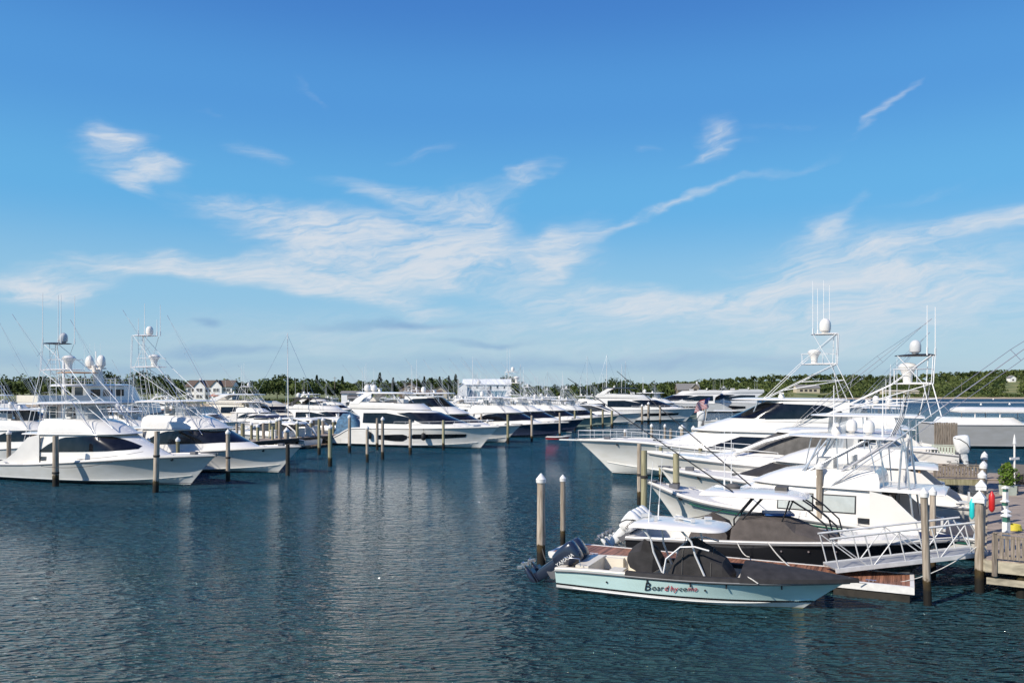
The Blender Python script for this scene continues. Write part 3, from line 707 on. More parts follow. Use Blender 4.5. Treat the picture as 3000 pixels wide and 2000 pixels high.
def myacht(name, loc, yaw, label, group=None, L_=22.8, B=5.8, hm=HW, fly=True, arch=WHITE, hardtop=True, glass=GLASS, hwin=True, domes=2, top=WHITE, cat='motor yacht', zk=1.0, pad=True, blackarch=False, house=WHITE):
    s = L_/22.8; k = s; kz = s*zk; kw = B/5.8; root = empty(name, loc, yaw, label, cat, group)
    h = Hull(L_, B, [(0, .9*kz), (.06, 1.5*kz), (.12, 2.15*kz), (.2, 2.3*kz), (.6, 2.45*kz), (1, 2.7*kz)], rake=2.7*s, flare=1.6, zc=.3*kz, pb=3.0, chb=.96)
    h.build(root, hm, WHITE, N=34)
    pf = MB(); pf.box((-.35*k, 0, .42*kz), (1.9*k, B*.84, .14)); pf.build('swim_platform', TEAK, root)
    ho = shell(root, 'deckhouse', [(2.2*kz, 2.4*kz, 4.2*k, 13.5*k, 20.2*k, 2.42*kw, 2.0), (3.1*kz, 3.0*kz, 4.2*k, 12.6*k, 18.6*k, 2.36*kw, 2.0), (3.9*kz, 3.8*kz, 4.0*k, 11.6*k, 16.2*k, 2.2*kw, 2.1), (4.6*kz, 4.5*kz, 2.8*k, 10.4*k, 14.2*k, 2.1*kw, 2.2), (5.0*kz, 4.75*kz, 2.6*k, 9*k, 12.4*k, 1.85*kw, 2.3)], house)
    ho.side_window([(4.6*k, 3.0*kz, 4.25*kz), (8*k, 2.95*kz, 4.3*kz), (11*k, 2.95*kz, 3.85*kz), (12.2*k, 3.2*kz, 3.55*kz)], root, glass)
    ho.side_window([(9.6*k, 4.28*kz, 4.32*kz), (11.4*k, 3.78*kz, 4.42*kz), (13.2*k, 3.05*kz, 4.28*kz), (15.4*k, 3.0*kz, 3.72*kz), (17.2*k, 3.02*kz, 3.15*kz)], root, glass)
    ho.band(-.4, .4, 1.15, 2.8, root, glass)
    if hwin:
        for s0, wn_ in ((.31, [(0, 1.0, 1.5), (2.6, .78, 1.62), (3.8, .78, 1.66), (4.4, 1.1, 1.5)]), (.50, [(0, 1.28, 1.32), (1, 1.12, 1.7), (5, 1.22, 1.78), (8, 1.42, 1.8)])):
            for sg in (-1, 1):
                mb = MB(); rows = []
                for i in range(17):
                    dx = wn_[-1][0]*k*i/16; x = s0*L_+dx; t = x/L_; r = []
                    for j in range(4):
                        z = lerp(pl([(a[0]*k, a[1]*kz) for a in wn_], dx), pl([(a[0]*k, a[2]*kz) for a in wn_], dx), j/3)
                        zs_, zc_ = h.pt(t, 0).z, h.pt(t, 1).z; q = h.pt(t, (zs_-z)/(zs_-zc_)); r.append(Vector((q.x, sg*(q.y+.025), z)))
                    rows.append(r)
                mb.grid(rows); mb.build('hull_window', glass, root, 60)
    if fly:
        fc = shell(root, 'flybridge', [(4.85*kz, 4.7*kz, 2.4*k, 9*k, 13.4*k, 2.15*kw, 2.2), (5.35*kz, 5.15*kz, 2.4*k, 8.6*k, 12.6*k, 2.2*kw, 2.2), (5.65*kz, 5.5*kz, 2.5*k, 8.4*k, 12.0*k, 2.1*kw, 2.2)], house, top=False)
        fl = MB(); fl.box((6.6*k, 0, 5.0*kz), (8*k, 3.8*kw, .08)); fl.build('flybridge_floor', TEAK, root)
        mb = MB(); mb.box((4.3*k, 0, 5.35*kz), (1.6*k, 3.2*kw, .7*kz)); mb.box((7.2*k, 1.1*kw, 5.4*kz), (2.2*k, .9*kw, .75*kz)); mb.box((9.6*k, -.6*kw, 5.5*kz), (.9*k, 1.3*kw, .95*kz)); mb.build('flybridge_seating', OFFW, root)
        fc.band(-.45, .45, 1.9, 2.15, root, SMOKE, 'wind_deflector')
    if hardtop:
        slab(root, 'hardtop', 6.75*kz, 6.72*kz, 3.3*k, 10.4*k, 1.9*kw, .16*kz, top, .3, 2.8)
        for sg in (-1, 1):
            mb = MB()
            mb.grid([[Vector((x, sg*y, z)) for x, y, z in r] for r in ([(2.6*k, 2.1*kw, 5.4*kz), (3.4*k, 2.0*kw, 6.1*kz), (4.6*k, 1.85*kw, 6.75*kz)], [(3.9*k, 2.12*kw, 5.4*kz), (4.6*k, 2.02*kw, 6.1*kz), (5.8*k, 1.87*kw, 6.75*kz)], [(3.9*k, 1.98*kw, 5.4*kz), (4.6*k, 1.88*kw, 6.1*kz), (5.8*k, 1.73*kw, 6.75*kz)], [(2.6*k, 1.96*kw, 5.4*kz), (3.4*k, 1.86*kw, 6.1*kz), (4.6*k, 1.7*kw, 6.75*kz)], [(2.6*k, 2.1*kw, 5.4*kz), (3.4*k, 2.0*kw, 6.1*kz), (4.6*k, 1.85*kw, 6.75*kz)])])
            mb.build('radar_arch', arch, root, 40); tube(root, 'hardtop_post', [[(9.9*k, sg*1.7*kw, 5.5*kz), (8.6*k, sg*1.65*kw, 6.75*kz)]], .06*k)
        zt = 6.98*kz
    else: zt = 5.8*kz
    for j in range(domes): dome(root, 4.4*k, (.8 if j else -.8), zt, .42*k, .9*k)
    radar(root, 5.8*k, 0, zt, 1.5)
    antenna(root, 4.0*k, 1.4*kw, zt, 3.2); antenna(root, 4.0*k, -1.4*kw, zt, 3.2)
    if pad:
        mb = MB(); mb.box((.82*L_, 0, h.z(.82)+.22), (2.2*k, 2.2*kw, .2)); mb.build('sun_pad', OFFW, root)
    hull_rail(root, h, .42, .96, .75*k, 16)
    return root, h

def express(name, loc, yaw, label, group=None, L_=15., B=4.4, hm=HW, arc=True, top=WHITE, cat='express cruiser', glass=SMOKE, canvas=None):
    s = L_/15.; k = s; kw = B/4.4; root = empty(name, loc, yaw, label, cat, group)
    h = Hull(L_, B, [(0, 1.0*k), (.15, 1.35*k), (.5, 1.6*k), (1, 1.95*k)], rake=2.0*s, flare=1.7, zc=.25*k)
    h.build(root, hm, WHITE, ck=.16, cockz=.5*k)
    pf = MB(); pf.box((-.4*k, 0, .35*k), (1.2*k, B*.8, .12)); pf.build('swim_platform', TEAK, root)
    ho = shell(root, 'deckhouse', [(1.3*k, 1.6*k, 2.6*k, 8.0*k, 12.6*k, 1.85*kw, 2.0), (1.95*k, 2.0*k, 2.6*k, 7.4*k, 11.2*k, 1.8*kw, 2.0), (2.2*k, 2.15*k, 2.8*k, 7.0*k, 10.0*k, 1.6*kw, 2.1)], WHITE)
    wg = shell(root, 'windscreen', [(2.12*k, 2.1*k, 3.4*k, 6.6*k, 10.0*k, 1.66*kw, 2.1), (2.6*k, 2.6*k, 3.4*k, 6.3*k, 8.9*k, 1.62*kw, 2.1), (3.05*k, 3.1*k, 3.4*k, 5.8*k, 7.7*k, 1.52*kw, 2.2)], canvas or glass)
    slab(root, 'hardtop', 3.02*k, 3.1*k, 1.7*k, 7.9*k, 1.62*kw, .16*k, top, .3, 2.6, .12)
    for sg in (-1, 1):
        pts = [(.9*k, sg*1.95*kw, 1.4*k), (1.5*k, sg*1.85*kw, 2.2*k), (2.6*k, sg*1.72*kw, 2.9*k), (4.4*k, sg*1.64*kw, 3.22*k), (6.4*k, sg*1.6*kw, 3.15*k), (8.2*k, sg*1.62*kw, 2.7*k), (9.8*k, sg*1.5*kw, 2.1*k)]
        mb = MB(); mb.tube(pts, .1*k, 6); mb.build('roof_arch', WHITE, root, 60)
        mb = MB()
        for j in range(3):
            t = .42+.13*j; p = h.pt(t, .4); mb.lathe([(.13*k, 0), (.13*k, .03)], (p.x, 0, p.z), 10, 'Z') if False else mb.box((p.x, sg*(p.y+.0), p.z), (.45*k, .06, .14*k))
        mb.build('porthole', GLASS, root, 0)
    hull_rail(root, h, .5, .96, .6*k, 10); antenna(root, 2.6*k, .9, 3.3*k, 2.6); radar(root, 3.4*k, 0, 3.35*k, 1.1)
    return root, h
def place_bow(px, py, zb, Yd, yaw, L_):
    """world location of the transom when the bow tip (height zb) is seen at (px, py), or lies at depth Yd"""
    Y = F*(HC-zb)/(py-HY) if Yd is None else Yd
    p = Vector(((px-1500)/F*Y, Y, 0)); return p-Vector((math.cos(yaw), math.sin(yaw), 0))*L_

def ring(cx, cy, cz, a, b_, n=3.0, m=20, ax='Z'):
    out = []
    for i in range(m):
        t = 2*math.pi*i/m; c, s_ = math.cos(t), math.sin(t)
        x = a*abs(c)**(2/n)*(1 if c >= 0 else -1); y = b_*abs(s_)**(2/n)*(1 if s_ >= 0 else -1)
        out.append(Vector((cx+x, cy+y, cz)))
    return out
def loft(rings, mb=None):
    mb = mb or MB(); mb.grid(rings, close=True); k = len(mb.v)-len(rings)*len(rings[0]); n = len(rings[0])
    mb.f.append(tuple(reversed(range(k, k+n)))); mb.f.append(tuple(range(len(mb.v)-n, len(mb.v)))); return mb
def text_mesh(txt, size, m, parent, name='lettering', shear=0.0, M4=None, ext=.004, offset=0.0):
    cu = bpy.data.curves.new(name, 'FONT'); cu.body = txt; cu.size = size; cu.shear = shear; cu.extrude = ext; cu.offset = offset
    cu.align_x = 'LEFT'
    to = bpy.data.objects.new('tmp', cu); col.objects.link(to)
    dg = bpy.context.evaluated_depsgraph_get(); me = bpy.data.meshes.new_from_object(to.evaluated_get(dg))
    bpy.data.objects.remove(to); me.materials.clear(); me.materials.append(m)
    o = bpy.data.objects.new(name, me); col.objects.link(o); o.parent = parent
    if M4 is not None: o.matrix_local = M4
    return o
def outboard(root, x, y, z, tilt, m, s=1.0, brand=None, trim=GRAYM):
    """outboard motor: cowling with midsection, lower unit and propeller as its pieces; pivot at the transom bracket"""
    Mx = Matrix.Translation((x, y, z)) @ Matrix.Rotation(R(tilt), 4, 'Y') @ Matrix.Scale(s, 4)
    cw = loft([ring(-.30, 0, zz, a, b_, 3.2) for zz, a, b_ in ((.0, .20, .14), (.05, .29, .2), (.3, .37, .25), (.62, .40, .27), (.86, .40, .26), (.97, .36, .22), (1.02, .24, .14))])
    o = cw.build('outboard_motor', m, root, 40); o.matrix_local = Mx
    md = loft([ring(-.28, 0, zz, a, b_, 2.4, 12) for zz, a, b_ in ((-.95, .16, .05), (-.6, .2, .09), (-.2, .22, .12), (.03, .22, .16))]); a = md.build('midsection', m, o, 40)
    lw = MB(); lw.lathe([(.01, -.62), (.09, -.45), (.12, -.2), (.11, .05), (.03, .22)], (-.25, 0, -1.12), 10, 'X'); lw.box((-.38, 0, -.93), (.55, .28, .03)); lw.box((-.22, 0, -1.3), (.28, .02, .34)); lw.build('lower_unit', m if m is not ENGW else OFFW, o, 40)
    pr = MB(); pr.lathe([(.07, -.12), (.09, .1)], (-.9, 0, -1.12), 8, 'X')
    for k in range(3):
        t = 2*math.pi*k/3; pr.box((-.9, .15*math.cos(t), -1.12+.15*math.sin(t)), (.1, .16, .2), 0, .4)
    pr.build('propeller', STEEL, o, 0)
    br = MB(); br.box((0, 0, -.12), (.22, .32, .5)); br.box((-.1, 0, -.3), (.3, .2, .3)); br.build('bracket', trim, o)
    if m is ENGW:
        st = MB()
        for sy in (-1, 1):
            st.tube([(-.66, sy*.2, .15), (-.50, sy*.272, .55), (-.2, sy*.282, .83), (.06, sy*.2, .92)], .022, 5)
        st.build('vent_stripe', BLACKP, o, 60)
    if brand:
        text_mesh(brand, .19, WHCAP if m is ENGN else BLACKP, o, 'lettering', 0, Matrix.Translation((-.16, -.30, .08)) @ Matrix.Rotation(R(90), 4, 'X') @ Matrix.Rotation(R(90), 4, 'Z'))
    return o
def ttop(root, x0, x1, hw, z, zg, m=WHITE, pm=ALU, feet=None, th=.12, curve=.35):
    slab(root, 'hardtop', z, z, x0, x1, hw, th, m, .25, 3.2, .05)
    for s_ in (-1, 1):
        for (a, b_) in feet:
            xm = lerp(a, b_, .5)
            tube(root, 'hardtop_post', [[(a, s_*hw*.62, zg), (lerp(a, b_, .1)-curve*.2, s_*hw*.66, lerp(zg, z, .45)), (lerp(a, b_, .55), s_*hw*.74, lerp(zg, z, .75)), (b_, s_*hw*.8, z)]], .038, pm)
def ccboat(name, loc, yaw, label, L_=9., B=2.9, hm=HW, motors=2, mm=ENGW, tilt=15, ck=.7, cat='centre console boat', tt=True, zs=None, tm=WHITE, inner=WHITE, group=None, cockz=.35, brand=None, cover=None, full=True, ms=1.0, mz=None):
    root = empty(name, loc, yaw, label, cat, group); s = L_/9.
    h = Hull(L_, B, zs or [(0, .72*s), (.3, .78*s), (.7, .95*s), (1, 1.15*s)], rake=1.5*s, flare=1.6, zc=.12, pb=2.4)
    h.build(root, hm, inner, ck=ck, cockz=cockz, floorm=inner, cap=.2)
    for i in range(motors):
        y = (i-(motors-1)/2)*.62*ms; outboard(root, -.12, y, h.z(0)+.02 if mz is None else mz, tilt, mm, ms, brand)
    if full:
        c0 = .36*L_
        mb = loft([ring(c0+.2*s*j, 0, zz, a, b_, 3.5) for j, zz, a, b_ in ((0, cockz, .55*s, .42*s), (0, cockz+.6*s, .5*s, .42*s), (0, cockz+.95*s, .42*s, .38*s))]); mb.build('console', inner if not cover else cover, root, 40)
        ws = MB(); ws.grid([[(c0+.55*s, y, cockz+.85*s) for y in (-.4*s, 0, .4*s)], [(c0+.25*s, y, cockz+1.45*s) for y in (-.36*s, 0, .36*s)]]); ws.build('windscreen', SMOKE, root)
        mb = MB(); mb.box((.22*L_, 0, cockz+.45*s), (.5*s, .9*s, .5*s)); mb.box((.19*L_, 0, cockz+.85*s), (.12*s, .9*s, .4*s)); mb.build('leaning_post', OFFW if not cover else cover, root)
        if tt: ttop(root, .14*L_, .5*L_, .8*s, 2.1*s+.2, cockz+.3, tm, ALU, [(.24*L_, .2*L_), (.42*L_, .42*L_)])
        antenna(root, .3*L_, .4, 2.2*s+.3, 2.2)
    return root, h
def sailboat(name, loc, yaw, label, L_=12., H=15., group=None, hm=HW):
    root = empty(name, loc, yaw, label, 'sailboat', group); s = L_/12
    h = Hull(L_, L_*.3, [(0, 1.0*s), (.5, 1.0*s), (1, 1.35*s)], rake=1.6*s, stern=.75, flare=1.2, chb=.8); h.build(root, hm, WHITE, ck=.2, cockz=.5)
    shell(root, 'cabin', [(1.0*s, 1.1*s, 2.6*s, 6*s, 8.6*s, 1.1*s, 2.2), (1.5*s, 1.5*s, 2.7*s, 6*s, 8.0*s, 1.0*s, 2.2)]).side_window([(3.2*s, 1.15*s, 1.4*s), (6.5*s, 1.15*s, 1.38*s)], root)
    tube(root, 'mast', [[(6.6*s, 0, 1.2*s), (6.5*s, 0, H)]], .085, ALUW, 8, .055)
    mb = MB(); mb.tube([(6.4*s, 0, 2.6*s), (2.0*s, 0, 2.45*s)], .07); mb.build('boom', ALUW, root, 60)
    mb = loft([ring(0, 0, x, a, b_, 2, 10) for x, a, b_ in ((0, .14, .12), (2*s, .22, .16), (4.2*s, .3, .18))]); o = mb.build('sail_cover', NAVYC, root); o.location = (2.2*s, 0, 2.62*s); o.rotation_euler = (0, R(90), 0)
    mb = MB(); mb.tube([(L_*.99, 0, 1.4*s), (6.5*s, 0, H*.98)], .022, 4); mb.tube([(.1, 0, 1.1*s), (6.5*s, 0, H*.99)], .02, 4)
    for sg in (-1, 1): mb.tube([(6.3*s, sg*1.6*s, 1.1*s), (6.5*s, sg*.55, H*.6), (6.5*s, 0, H*.97)], .018, 4)
    mb.tube([(6.5*s, -.6, H*.6), (6.5*s, .6, H*.6)], .03, 4); mb.build('rigging', STEEL, root, 60)
    return root

def side_frame(hull, t, f, off=.02, rot=0.0):
    p = hull.pt(t, f); q = hull.pt(t+.02, f); u = hull.pt(t, f-.05)
    P = Vector((p.x, -p.y, p.z)); X = (Vector((q.x, -q.y, q.z))-P).normalized(); Up = (Vector((u.x, -u.y, u.z))-P).normalized(); Z = X.cross(Up).normalized(); Up = Z.cross(X)
    X, Up = X*math.cos(rot)+Up*math.sin(rot), Up*math.cos(rot)-X*math.sin(rot)
    m = Matrix((X, Up, Z)).transposed().to_4x4(); m.translation = P+Z*off; return m
def text_run(parts, parent, hull, t0, f0, shear, rise=.05):
    """word set letter by letter so it follows the curve of the hull side"""
    x = 0.0
    for txt, size, m, bold, dy in parts:
        for ch in txt:
            t = t0+x/hull.L; o = text_mesh(ch, size, m, parent, 'name_letter', shear, side_frame(hull, t, f0-rise*x, .028, R(6)) @ Matrix.Translation((0, dy, 0)), .004, bold)
            x += (max(v.co.x for v in o.data.vertices)-shear*size*.25)+size*.07
def fenders(root, h, ts, m, r=.16, z0=.9, side=-1):
    for t in ts:
        p = h.pt(t, .35); mb = MB(); mb.lathe([(.02, .5), (r*.7, .42), (r, .3), (r, -.3), (r*.7, -.42), (.02, -.5)], (p.x, side*(p.y+r+.02), z0), 12)
        mb.tube([(p.x, side*(p.y+r), z0+.45), (p.x, side*(h.b(t)+.03), h.z(t)+.05)], .015, 4); mb.build('fender', m, root, 50)
# ---------------------------------------------------------------- boats on the left and in the middle of the basin
y0 = R(-19)
SB = 'sportfishing_boat'; MY = 'motor_yacht'; EX = 'express_cruiser'
gl = 'sportfishing yachts at the left dock'
rA, hA = sportfish(SB, place_bow(635, 1335, 2.4, 61.5, y0, 21.5), y0, 'grey white sportfishing yacht with black topped tower, nearest boat on the left', gl, L_=21.5, B=5.6, hm=HGREY, black_top=True, towz=(9.1, 11.3),
          towx=(4.5, 7.8), ant=((4.6, .7, 4.2), (4.6, -.8, 4.2), (6.3, .8, 4.1), (6.6, -.8, 4.0)), bow=2.4, wind=False, oup=51, rods=5)
sportfish(SB, place_bow(885, 1317, 2.45, 70.5, y0, 21.5), y0, 'white sportfishing yacht with white tower, second from the left foreground', gl, L_=21.5, B=5.6, towz=(9.6, 12.6),
          towx=(3.2, 6.3), ant=((3.3, .7, 3.2), (3.9, -.7, 1.6), (4.8, .7, 1.6), (5.2, .7, 3.0)), bow=2.45, rigx=12, out=14, oup=54, rods=5)
rJ, hJ = myacht(MY, place_bow(1463, 1252, 2.7, 100, R(-23), 23.5), R(-23), 'long white motor yacht with angular black hull windows behind the middle piles', None, 23.5)
fenders(rJ, hJ, (.27, .61), RUBBER, .3, 1.5)
sportfish(SB, place_bow(330, 1300, 2.2, 82, R(-12), 18), R(-12), 'white sportfishing boat with grey bridge curtain at the far left, mostly hidden', gl, L_=18, B=5.2, tw=False, curtain=GREYC, bow=2.2, out=15, ant=((4, .8, 2.5), (4, -.8, 2.5)), oup=55)
sportfish(SB, place_bow(200, 1300, 2.2, 98, R(-12), 17), R(-12), 'white sportfishing boat with open flybridge cut by the left edge of the picture', gl, L_=17, B=5, tw=False, curtain=None, bow=2.2, out=11, ant=((4, .8, 3),))
myacht(MY, place_bow(230, 1250, 2.5, 125, R(-8), 22), R(-8), 'white flybridge yacht with rounded hardtop behind the boats at the far left edge', None, 22, 5.6, domes=1)
# three-deck yacht
def bigyacht(loc, yaw, label):
    root = empty('three_deck_yacht', loc, yaw, label, 'yacht'); L_, B = 34., 7.6
    h = Hull(L_, B, [(0, 2.2), (.1, 2.9), (.5, 3.2), (1, 4.6)], rake=3.6, flare=1.6, zc=.4); h.build(root, HW, TEAK)
    d1 = shell(root, 'main_deckhouse', [(2.9, 3.2, 5, 20, 27, 3.2, 2.4), (5.3, 5.4, 5, 20, 26, 3.15, 2.4)])
    slab(root, 'upper_deck', 5.35, 5.5, .6, 25, 3.75, .35, WHITE, .3)
    mb = MB()
    for s in (-1, 1):
        for (xa, xb) in ((6.5, 9), (9.6, 12), (12.6, 15), (15.6, 18), (18.6, 20)):
            w_ = MB(); w_.box(((xa+xb)/2, s*(3.19), 4.35), (xb-xa, .05, 1.15)); w_.build('window', GLASS, root)
    w_ = MB(); w_.box((4.98, 0, 4.0), (.06, 3.6, 2.0)); w_.build('saloon_door', GLASS, root)
    MB().box((10, 0, 6.2), (.01, .01, .01))
    rl = MB(); rl.box((5.5, 3.65, 6.15), (10, .08, 1.0)); rl.build('bulwark', WHITE, root); rl = MB(); rl.box((5.5, -3.65, 6.15), (10, .08, 1.0)); rl.build('bulwark', WHITE, root); rl = MB(); rl.box((.62, 0, 6.15), (.08, 7.2, 1.0)); rl.build('bulwark', CREAM, root)  # stern bulwark in cream: warm sunlit tone put into its colour
    d2 = shell(root, 'sky_deckhouse', [(5.7, 5.8, 10, 18, 22, 2.6, 2.4), (7.9, 8.0, 10, 17.5, 20.5, 2.5, 2.4)])
    for s in (-1, 1):
        for (xa, xb) in ((10.8, 12.6), (13.2, 15), (15.6, 17.3)):
            w_ = MB(); w_.box(((xa+xb)/2, s*2.57, 7.0), (xb-xa, .05, 1.0)); w_.build('window', GLASS, root)
    w_ = MB(); w_.box((9.98, 0, 6.9), (.06, 2.6, 1.8)); w_.build('sky_lounge_door', GLASS, root)
    slab(root, 'sun_deck', 7.95, 8.05, 6, 20, 2.9, .25, WHITE, .3)
    slab(root, 'canopy', 9.9, 9.9, 7, 13, 2.4, .12, TEAK, .2)
    for x in (7.4, 12.4):
        for s in (-1, 1): tube(root, 'canopy_post', [[(x, s*2.1, 8.1), (x, s*2.1, 9.9)]], .07, ALUW)
    hull_r = [(6.2, -2.7, 8.2), (19, -2.7, 8.2)]; rail(root, hull_r, .9, 14, .03, name='rail'); rail(root, [(6.2, 2.7, 8.2), (19, 2.7, 8.2)], .9, 14, .03, name='rail')
    m = MB(); m.beam((14, 0, 8.2), (13.4, 0, 11.2), .7, 1.6); m.box((13.6, 0, 10.6), (1.0, 4.2, .22)); m.build('mast', WHITE, root)
    tube(root, 'mast_pole', [[(13.4, 0, 11.1), (13.3, 0, 13.2)]], .09, ALUW); radar(root, 14.4, 0, 10.8, 2.2)
    for y in (-1.9, 1.9): dome(root, 13.2, y, 10.7, .75, 1.9)
    for y in (-.8, .8, -2.6, 2.6): antenna(root, 12.6, y, 10.2, 4.2)
    tube(root, 'deck_crane', [[(9, 3.3, 5.8), (9, 3.3, 12.4)]], .22, ALUW)
    root.scale = (.74, 1, 1)
    return root
bigyacht(Vector(((70-1500)/F*112, 112, 0)), R(52), 'large three deck white yacht with two satellite domes behind the left fishing boats')
# boats behind the second sportfisher, toward the left dock
for (px, Yd, L_, lab, kw) in (
    (560, 96, 16, 'white sportfishing boat with low white hardtop just behind the second yacht', dict(curtain=VINYL)),
    (700, 112, 16, 'white convertible with black framed flybridge curtain beside the left dock', dict(curtain=COVER)),
    (470, 132, 17, 'white boat with round dome behind the second tower boat', dict(curtain=VINYL)),
    (640, 150, 18, 'small white sportfishing boat in front of the white shore house', dict(curtain=None))):
    sportfish(SB, place_bow(px, 1300, 2.1, Yd, R(-21), L_), R(-21), lab, 'fishing boats berthed at the left dock', L_=L_, B=5, tw=False, out=9, bow=2.1, ant=((4, .8, 2.6), (4, -.8, 2.6)), **kw)
myacht(MY, place_bow(1020, 1200, 3, 158, R(-3), 31), R(-3), 'long low cream yacht with black mast gear left of the sailboat mast', None, 31, 6.6, zk=.70, domes=0, house=CREAM)
r_, h_ = myacht(MY, place_bow(1130, 1240, 2.4, 128, R(-21), 20), R(-21), 'white motor yacht with dark radar arch left of the long middle yacht', None, 20, 5, arch=COVER, top=COVER, domes=1)
express(EX, place_bow(690, 1270, 1.9, 116, R(160), 16), R(160), 'white express cruiser with curved roof arch, farther of the two at the left dock', 'curved roof express cruisers at the left dock', 16, 4.8)
express(EX, place_bow(640, 1275, 1.9, 107.5, R(160), 15), R(160), 'white express cruiser with portholes and curved roof, nearer of the two at the left dock', 'curved roof express cruisers at the left dock', 15, 4.6)
express(EX, place_bow(800, 1240, 1.9, 124, R(160), 15), R(160), 'white hardtop cruiser next to the blue tarpaulin', None, 15, 4.6, arc=False)
sailboat('sailboat', Vector(((700-1500)/F*128, 128, 0)), R(8), 'sailboat with tall white mast behind the left dock', 14, 16.6)
tp = shell(None, 'tarpaulin', [(1.2, 1.2, 0, 3, 4, 1.8, 2), (3.2, 3.2, .4, 2.6, 3.2, 1.2, 2), (4.1, 4.0, 1, 2, 2.4, .3, 2)], mat('faded blue tarpaulin', (.06, .15, .25), .7, var=.3, bump=.5))
o = [q for q in col.objects if q.name == 'tarpaulin'][0]; o.location = ((985-1500)/F*112, 112, 0); tag(o, 'blue tarpaulin tent over a boat at the end of the left dock', 'tarpaulin')
# behind and right of the long yacht
gm_ = 'boats berthed across the middle basin'
sportfish(SB, place_bow(1528, 1250, 2.5, 111, R(-22), 22), R(-22), 'white enclosed bridge sportfisher with dark upper windows behind the long yacht', gm_, L_=22, B=6, sky=True, tw=False, out=11, bow=2.5, ant=((5, .8, 5), (5, -.8, 4)), domes=1, hm=HW, htz=6.8)
sportfish(SB, place_bow(1668, 1240, 2.4, 123, R(-22), 21), R(-22), 'dark navy hulled sportfisher with white house in the middle of the basin', gm_, L_=21, B=5.8, hm=HNAVY, tw=False, out=12, bow=2.4, ant=((5, .8, 4), (5, -.8, 4)))
sportfish(SB, place_bow(1712, 1230, 2.4, 137, R(-22), 20), R(-22), 'navy hulled sportfisher with a tall tower, behind the first navy boat', gm_, L_=20, B=5.6, hm=HNAVY, tw=True, towz=(8.6, 10.6), out=12, bow=2.4)
sportfish(SB, place_bow(1762, 1226, 2.3, 150, R(-22), 19), R(-22), 'sage green hulled fishing boat right of the navy boats', gm_, L_=19, B=5.4, hm=HGREEN, tw=False, out=11, bow=2.3)
sportfish(SB, place_bow(1815, 1222, 2.3, 160, R(-22), 18), R(-22), 'pale grey green fishing boat with low hardtop right of the sage one', gm_, L_=18, B=5.2, hm=HGREEN, tw=False, out=10, bow=2.3, house=OFFW)
express(EX, place_bow(1885, 1215, 2.5, 170, R(-22), 19), R(-22), 'white cruiser with flared bow just left of the flybridge yacht with slot windows', gm_, 19, 5.4)
myacht(MY, place_bow(2045, 1192, 3.3, 182, R(-18), 26), R(-13), 'white flybridge yacht with black slot windows in the hull, right of the middle row', gm_, 26, 6.4, domes=0, top=BLACKP, zk=1.0)
sportfish(SB, place_bow(2070, 1200, 3, 200, R(-21), 22), R(-21), 'grey hulled boat showing only its bow behind the slot window yacht', gm_, L_=22, B=6, hm=HGREEN, tw=False, out=8, bow=3.1)
# far rows of the marina, bows to the right
k = 0
far = [(1440, 150, SB), (1500, 165, MY), (1475, 185, SB), (1545, 180, EX), (1590, 152, SB), (1620, 195, SB), (1575, 215, MY), (1660, 172, EX), (1690, 205, SB), (1735, 190, MY), (1760, 230, SB), (1830, 215, EX), (1640, 240, SB), (1700, 255, SB), (1380, 205, MY), (1300, 225, SB), (1210, 240, SB), (1120, 250, EX), (1420, 245, SB), (1500, 270, SB), (1850, 262, SB), (560, 230, MY), (480, 215, SB), (380, 225, MY), (1790, 290, SB), (1900, 300, EX), (1455, 139, EX), (1562, 141, SB), (1618, 168, SB), (1672, 186, SB), (1728, 214, SB), (1778, 205, SB), (1835, 240, SB), (1345, 182, SB), (1265, 196, SB), (1180, 215, EX), (1060, 232, SB), (990, 250, MY), (120, 175, SB), (30, 190, SB), (520, 165, SB), (430, 172, EX), (1880, 265, MY), (1530, 235, SB), (1590, 262, MY), (1465, 222, SB), (520, 108, SB), (590, 128, EX), (745, 140, EX), (860, 152, SB), (925, 143, EX), (1245, 138, SB), (1352, 131, EX), (60, 140, SB), (250, 150, SB), (1500, 128, EX)]
fl = ['small white fishing boat', 'white flybridge motor yacht', 'white cabin cruiser']
